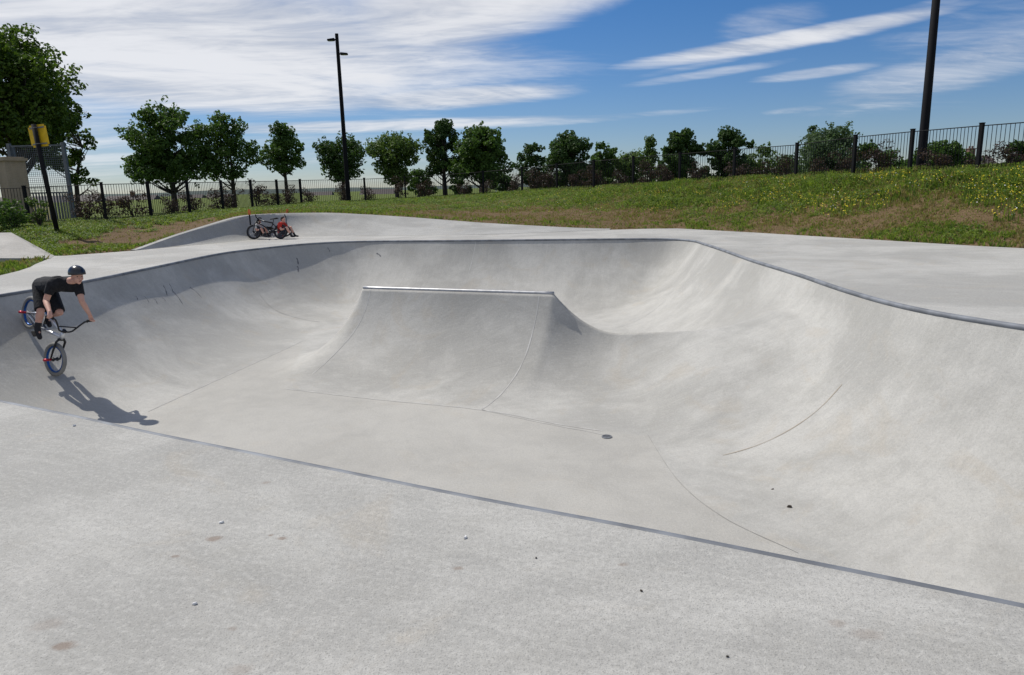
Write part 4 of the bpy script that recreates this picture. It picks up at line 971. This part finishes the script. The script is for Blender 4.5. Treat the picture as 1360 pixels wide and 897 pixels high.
def skin_mat(name, c):
    m, nt, b = new_mat(name); n = nt.noise(nt.new('ShaderNodeTexCoord').outputs['Object'], 14, 3)
    nt.put(b.inputs['Base Color'], nt.mix(nt.ss(n, .3, .7), (c[0] * .92, c[1] * .84, c[2] * .82), c)); b.inputs['Roughness'].default_value = .68
    b.inputs['Subsurface Weight'].default_value = .12; b.inputs['Subsurface Radius'].default_value = (.01, .004, .002); return m
M_skin = skin_mat('skin_fair', (.62, .36, .27)); M_cloth = simple('cloth_black', (.012, .012, .014), .9, 0, .3, 30); M_clothr = simple('cloth_red', (.52, .035, .022), .9, 0, .2, 30); M_clothw = simple('cloth_white', (.60, .58, .55), .9)
M_navy = simple('cloth_navy', (.02, .022, .035), .9); M_shoe = simple('shoe_black', (.015, .015, .017), .7); M_sole = simple('shoe_sole', (.22, .21, .19), .8); M_hel = simple('helmet_black', (.014, .015, .018), .28, 0, .1, 5, .6)
M_hair = simple('hair_brown', (.035, .02, .012), .7); M_eye = simple('eye_dark', (.02, .015, .012), .2); M_lip = simple('lip', (.36, .12, .10), .5)
for m_ in (M_cloth, M_clothr, M_clothw, M_navy):
    nt = NT(m_.node_tree); n_ = nt.noise(nt.scale(nt.new('ShaderNodeTexCoord').outputs['Object'], (1, 1, .55)), 11, 4, .6, 1.6); bp = nt.new('ShaderNodeBump'); bp.inputs['Strength'].default_value = .9; bp.inputs['Distance'].default_value = .03
    nt.put(bp.inputs['Height'], n_); nt.link(bp.outputs[0], m_.node_tree.nodes['Principled BSDF'].inputs['Normal'])
def person(label, J, S, shirt, shorts, look, up, hands='grip', helmet=True, voxel=.0065, grips=None, category='person'):
    """J: joint positions; S: size of the figure (1 = adult of 1.75 m); look / up: head directions"""
    g = lambda k: Vector(J[k]); root = empty('person', J['base']); tag(root, label, category)
    lk = Vector(look).normalized(); hu = (Vector(up) - lk * Vector(up).dot(lk)).normalized(); hl_ = hu.cross(lk); H_ = g('head')
    Rm = Matrix((lk, hl_, hu)).transposed(); hp_ = lambda x, y, z: H_ + Rm @ Vector((x * S, y * S, z * S))
    b = MB()
    b.ball(hp_(-.005, 0, .03), (.098 * S, .077 * S, .095 * S), 20, 14, rot=Rm); b.ball(hp_(.018, 0, -.04), (.072 * S, .062 * S, .075 * S), 16, 10, rot=Rm); b.ball(hp_(.055, 0, -.088), .030 * S)
    cap(b, hp_(.088, 0, .012), .011 * S, hp_(.107, 0, -.026), .015 * S, 8); b.ball(hp_(.072, 0, .026), (.022 * S, .055 * S, .014 * S), 10, 6, rot=Rm); b.ball(hp_(.076, 0, -.062), (.018 * S, .028 * S, .012 * S), 10, 6, rot=Rm)
    for s in (-1, 1): b.ball(hp_(-.005, s * .078, -.01), (.020 * S, .010 * S, .032 * S), 8, 6, rot=Rm); b.ball(hp_(.058, s * .040, -.028), .026 * S, 8, 6)
    cap(b, g('neck'), .062 * S, hp_(-.025, 0, -.06), .055 * S)
    mid_s = (g('shR') + g('shL')) / 2; mid_h = (g('hipR') + g('hipL')) / 2
    def torso(m, add):
        for s, hk, sk in ((-1, 'hipR', 'shR'), (1, 'hipL', 'shL')):
            hc, sc = L_(mid_h, g(hk), .55), L_(mid_s, g(sk), .52); wst = L_(hc, sc, .45) + (g('belly') - L_(mid_h, mid_s, .45))
            cap(m, hc, (.115 + add) * S, wst, (.105 + add) * S); cap(m, wst, (.105 + add) * S, sc, (.115 + add) * S); cap(m, sc, (.10 + add) * S, g(sk), (.062 + add) * S)
        cap(m, L_(mid_s, g('neck'), .2), (.085 + add) * S, g('neck'), (.058 + add * .6) * S)
    torso(b, 0)
    for sd_, sg_ in (('R', -1), ('L', 1)):
        cap(b, g('sh' + sd_), .058 * S, g('el' + sd_), .043 * S); cap(b, g('el' + sd_), .043 * S, L_(g('el' + sd_), g('wr' + sd_), .35), .043 * S); cap(b, L_(g('el' + sd_), g('wr' + sd_), .35), .043 * S, g('wr' + sd_), .028 * S)
        cap(b, g('hip' + sd_), .092 * S, g('kn' + sd_), .058 * S); cf = L_(g('kn' + sd_), g('an' + sd_), .33); bk = (g('belly') - g('kn' + sd_)).normalized() * .012 * S
        cap(b, g('kn' + sd_), .058 * S, cf, .056 * S); cap(b, cf, .056 * S, g('an' + sd_), .036 * S); cap(b, g('an' + sd_), .034 * S, L_(g('an' + sd_), g('toe' + sd_), .7), .020 * S)
        # hand: palm and five bent fingers
        wr = g('wr' + sd_); hd = g('ha' + sd_); ax = Vector(J['ax' + sd_]).normalized(); fd = (hd - wr).normalized(); nrm = ax.cross(fd).normalized()
        for w_ in (-1, -.33, .33, 1): cap(b, wr + ax * .010 * S * w_, .021 * S, hd + ax * .026 * w_ * S, .014 * S, 8)
        out = nrm * J.get('curl' + sd_, 1.0)
        for i_, ln in enumerate((.85, .97, 1.0, .90)):
            b0 = hd + ax * (-.032 + .021 * i_) * S; q1 = b0 + (fd * .026 + out * .012) * S * ln; q2 = q1 + (fd * .002 + out * .027) * S * ln; q3 = q2 + (-fd * .020 + out * .010) * S * ln
            for u_, w_ in ((b0, q1), (q1, q2), (q2, q3)): cap(b, u_, .0098 * S, w_, .0088 * S, 7)
        ti = wr.lerp(hd, .45) + ax * J.get('thumb' + sd_, -1) * .026 * S; t1_ = ti + (fd * .022 + out * .020 + ax * J.get('thumb' + sd_, -1) * .010) * S; t2_ = t1_ + (fd * .014 + out * .024) * S
        cap(b, ti, .012 * S, t1_, .011 * S, 7); cap(b, t1_, .011 * S, t2_, .009 * S, 7)
    body = fuse('body', b, M_skin, voxel * S, root, 4)
    for s in (-1, 1):
        m_ = MB(); m_.ball(hp_(.080, s * .031, .008), (.008 * S, .014 * S, .009 * S), 8, 6, rot=Rm); child_world(m_.build('eye', M_eye, None, True), root)
    m_ = MB(); m_.ball(hp_(.092, 0, -.062), (.006 * S, .022 * S, .006 * S), 8, 6, rot=Rm); child_world(m_.build('mouth', M_lip, None, True), root)
    m_ = MB(); torso(m_, .016)
    for sd_ in 'RL': cap(m_, g('sh' + sd_), .078 * S, L_(g('sh' + sd_), g('el' + sd_), .62), .066 * S, 14, False); m_.ball(g('sh' + sd_), .079 * S)
    fuse('t_shirt', m_, shirt, .010 * S, root, 4)
    m_ = MB()
    for sd_ in 'RL': m_.ball(g('hip' + sd_), .112 * S, 14, 10); cap(m_, g('hip' + sd_), .112 * S, L_(g('hip' + sd_), g('kn' + sd_), .97), .088 * S, 16, False); cap(m_, L_(mid_h, g('hip' + sd_), .5), .125 * S, L_(mid_h, mid_s, .14), .125 * S)
    fuse('shorts', m_, shorts, .010 * S, root, 3)
    for sd_ in 'RL':
        an, to = g('an' + sd_), g('toe' + sd_); fdir = (to - an).normalized(); sol = Vector(J.get('sole' + sd_, (0, 0, -1))).normalized()
        m_ = MB(); cap(m_, an - fdir * .02 * S, .046 * S, an + fdir * .06 * S + sol * .02 * S, .048 * S); cap(m_, an + sol * .03 * S, .042 * S, to + sol * .012 * S, .036 * S); cap(m_, an, .045 * S, L_(an, g('kn' + sd_), .30), .050 * S, 12, False)
        sh = fuse('shoe', m_, M_shoe, .008 * S, root, 3)
        m_ = MB(); xx = (to - an) + sol * .0; xx.normalize(); yy = sol.cross(xx).normalized(); zz_ = xx.cross(yy); Rs = Matrix((xx, yy, zz_)).transposed(); ctr = L_(an, to, .48) + sol * .062 * S
        m_.ball(ctr, (.145 * S, .048 * S, .015 * S), 16, 8, rot=Rs); so_ = m_.build('sole', M_sole, None, True); so_.parent = sh; so_.matrix_parent_inverse = Matrix.Translation(root.location).inverted()
    if helmet:
        m_ = MB(); m_.ball(hp_(-.008, 0, .048), (.146 * S, .118 * S, .122 * S), 26, 18, rot=Rm)
        hm = m_.build('helmet', M_hel, None, True); bm = bmesh.new(); bm.from_mesh(hm.data); pl = hp_(0, 0, .026); no_ = Rm @ Vector((-.16, 0, 1))
        bmesh.ops.bisect_plane(bm, geom=bm.verts[:] + bm.edges[:] + bm.faces[:], plane_co=pl, plane_no=no_, clear_inner=True); bmesh.ops.solidify(bm, geom=bm.faces[:], thickness=.012 * S); bm.to_mesh(hm.data); bm.free()
        hm.data.polygons.foreach_set('use_smooth', [True] * len(hm.data.polygons)); child_world(hm, root)
        for s in (-1, 1):
            m_ = MB(); m_.tube([hp_(.03, s * .088, .03), hp_(.035, s * .070, -.06), hp_(.045, s * .02, -.118), hp_(.045, 0, -.120)], .006 * S, 6); q_ = m_.build('strap', M_grip, None, True); q_.parent = hm; q_.matrix_parent_inverse = Matrix.Translation(root.location).inverted()
        m_ = MB()
        for x, y in ((.05, .045), (.05, -.045), (-.05, .05), (-.05, -.05)):
            z = .048 + .122 * math.sqrt(max(0, 1 - ((x + .008) / .146) ** 2 - (y / .118) ** 2)); m_.ball(hp_(x, y, z), (.016 * S, .007 * S, .004 * S), 8, 6, rot=Rm)
        q_ = m_.build('vent', M_grip, None, True); q_.parent = hm; q_.matrix_parent_inverse = Matrix.Translation(root.location).inverted()
    else:
        m_ = MB(); m_.ball(hp_(-.018, 0, .050), (.100 * S, .086 * S, .088 * S), 16, 10, rot=Rm); m_.ball(hp_(-.05, 0, .0), (.07 * S, .08 * S, .08 * S), 12, 8, rot=Rm); fuse('hair', m_, M_hair, .012 * S, root, 2)
    return root

# the rider and his bicycle on the left wall of the bowl
BS = np.linalg.norm(PFf - PRr); fwd3 = Vector(PFf - PRr).normalized(); bike, ped = make_bike('small chrome bicycle with blue rims, dropping down the left wall under its rider', C1, crank_deg=10, steer=math.radians(6), bars=(.82, math.radians(-5), 1.0))
RBT = make_bike.bt; BM = place(bike, PRr, fwd3, Vector((.24, .10, 1)), BS * 1.05); KR = 1.0
bw = lambda x, y, z: BM @ Vector((x, y, z))
def pj(p):
    v_ = np.array(p) - CAM; k = v_ @ fw; return [round(float(q), 1) for q in (CX + F * (v_ @ rr) / k, CY - F * (v_ @ uu) / k, k)]
for nm_, p_ in (('rhub', bw(0, 0, .255)), ('fhub', bw(1, 0, .255)), ('gripR', BM @ RBT((.855, -.345, .955))), ('gripL', BM @ RBT((.855, .345, .955))), ('clamp', bw(.905, 0, .735)), ('bb', bw(.37, 0, .29)), ('head', bw(.88, 0, .63)), ('seat', bw(.27, 0, .6)), ('pedR', BM @ ped[-1]), ('pedL', BM @ ped[1])): print(nm_, pj(p_))
kb = pj(bw(.37, 0, .29))[2]
def A(x, y, dk=0.0): return Vector(atk(x, y, kb + dk))
S_ = BS * .98
gR, gL = BM @ RBT((.855, -.345, .955)), BM @ RBT((.855, .345, .955)); upb = (BM.to_3x3() @ Vector((0, 0, 1))).normalized(); axb = (gL - gR).normalized(); fb = fwd3
pR, pL = BM @ ped[-1], BM @ ped[1]
J = dict(base=BM @ Vector((.4, 0, .3)), head=A(102.5, 367, -.42), neck=A(91, 374, -.36), shR=A(69, 377, -.40), shL=A(103, 378, -.26), hipR=A(53, 380, -.02), hipL=A(63, 377, .12), belly=A(71, 378, -.18),
         elR=A(61, 400, -.42), elL=A(109, 401, -.32), knR=A(54, 413, -.22), knL=A(79, 415, -.10),
         anR=pR + upb * .115 * S_ - fb * .03, anL=pL + upb * .115 * S_ - fb * .03, toeR=pR + upb * .06 * S_ + fb * .13 * S_, toeL=pL + upb * .06 * S_ + fb * .13 * S_, soleR=-upb, soleL=-upb, axR=-axb, axL=axb)
for sd_, gp_ in (('R', gR), ('L', gL)):
    e_ = J['el' + sd_]; d_ = (gp_ - e_).normalized(); J['ha' + sd_] = gp_ + upb * .030 * S_ - d_ * .005; J['wr' + sd_] = J['ha' + sd_] - (d_ * .065 - upb * .012) * S_
    fd_ = (J['ha' + sd_] - J['wr' + sd_]).normalized(); n_ = Vector(J['ax' + sd_]).cross(fd_); J['curl' + sd_] = 1.0 if n_.dot(gp_ - J['ha' + sd_] + fb * .02) > 0 else -1.0
lk_ = Vector((.80, -.58, -.14))
person('young rider in black t-shirt, shorts and helmet, crouched over the bicycle in the bowl', J, S_, M_cloth, M_cloth, lk_, (.15, -.05, 1))

# the two sitting at the back, and their bicycles
C2 = dict(tyre=M_tyreb, rim=M_rimg, spoke=M_spoke, hub=M_bar, peg=M_bar, frame=M_bar, fork=M_bar, bar=M_bar, grip=M_grip, saddle=M_grip)
q1 = onz(372.5, 318.0); q2 = onz(337, 318.4); d_ = q2 - q1; bs2 = np.linalg.norm(d_)
b2, _p = make_bike('black bicycle standing side-on by the bank at the back, in front of two sitters', C2, seat_z=.66, pegs=False, crank_deg=30, steer=.2, bars=(.8, .25, .18)); place(b2, (q1[0], q1[1], .004), d_, (.05, .22, 1), bs2 * 1.0)
b3, _p = make_bike('second dark bicycle lying against the bank behind the standing black bicycle', C2, seat_z=.62, pegs=False, crank_deg=80); q3 = onz(346, 316.8); place(b3, (q3[0] - .12, q3[1] + .12, .03), (1, -.10, .0), (.1, .84, .45), .80)
def sitter(label, px_, py_, D, shirt, S, face, head_px):
    f = Vector((face[0], face[1], 0)).normalized(); l = Vector((-f.y, f.x, 0)); o = Vector(aty(px_, py_, D)); o.z = max(o.z, .0)
    B = lambda x, y, z: o + (f * x + l * y) * S + Vector((0, 0, z * S))
    J = dict(base=o, hipR=B(0, -.10, .12), hipL=B(0, .10, .12), belly=B(.02, 0, .34), shR=B(.08, -.19, .56), shL=B(.08, .19, .56), neck=B(.12, 0, .64), head=B(.17, 0, .79), elR=B(.22, -.26, .36), elL=B(.22, .26, .36), wrR=B(.40, -.15, .40), wrL=B(.40, .15, .40),
             haR=B(.47, -.12, .41), haL=B(.47, .12, .41), axR=l, axL=-l, knR=B(.42, -.13, .43), knL=B(.42, .13, .43), anR=B(.62, -.12, .09), anL=B(.62, .12, .09), toeR=B(.78, -.13, .06), toeL=B(.78, .13, .06))
    person(label, J, S, shirt, M_navy, (f.x, f.y, -.05), (0, 0, 1), helmet=False, voxel=.011)
sitter('person in a red t-shirt sitting with knees up against the bank, right of the bicycles', 374, 315.5, 21.0, M_clothr, .66, (.95, -.35), None)
sitter('person in a white t-shirt sitting behind the black bicycle at the back', 343, 315.0, 21.2, M_clothw, .58, (.9, -.5), None)

# marker stakes
M_or = simple('marker_orange', (.60, .16, .04), .6)
def stake(px_, py_, D, h, hb, label):
    p = aty(px_, py_, D); root = empty('marker_stake', p); tag(root, label, 'stake')
    mb = MB(); mb.tube([(0, 0, -.05), (0, 0, h)], .022, 8); mb.build('shaft', M_black if hb else M_or, root)
    mb = MB(); mb.tube([(0, 0, h - .16), (0, 0, h)], [.05, .035], 8); mb.build('flag', M_or, root); return root
stake(332.5, 297, 21.5, .42, True, 'thin dark stake with an orange top above the front wheel of the black bicycle')
stake(382, 285, 23.4, .17, False, 'short orange stake on the crest of the bank above the red-shirted sitter')
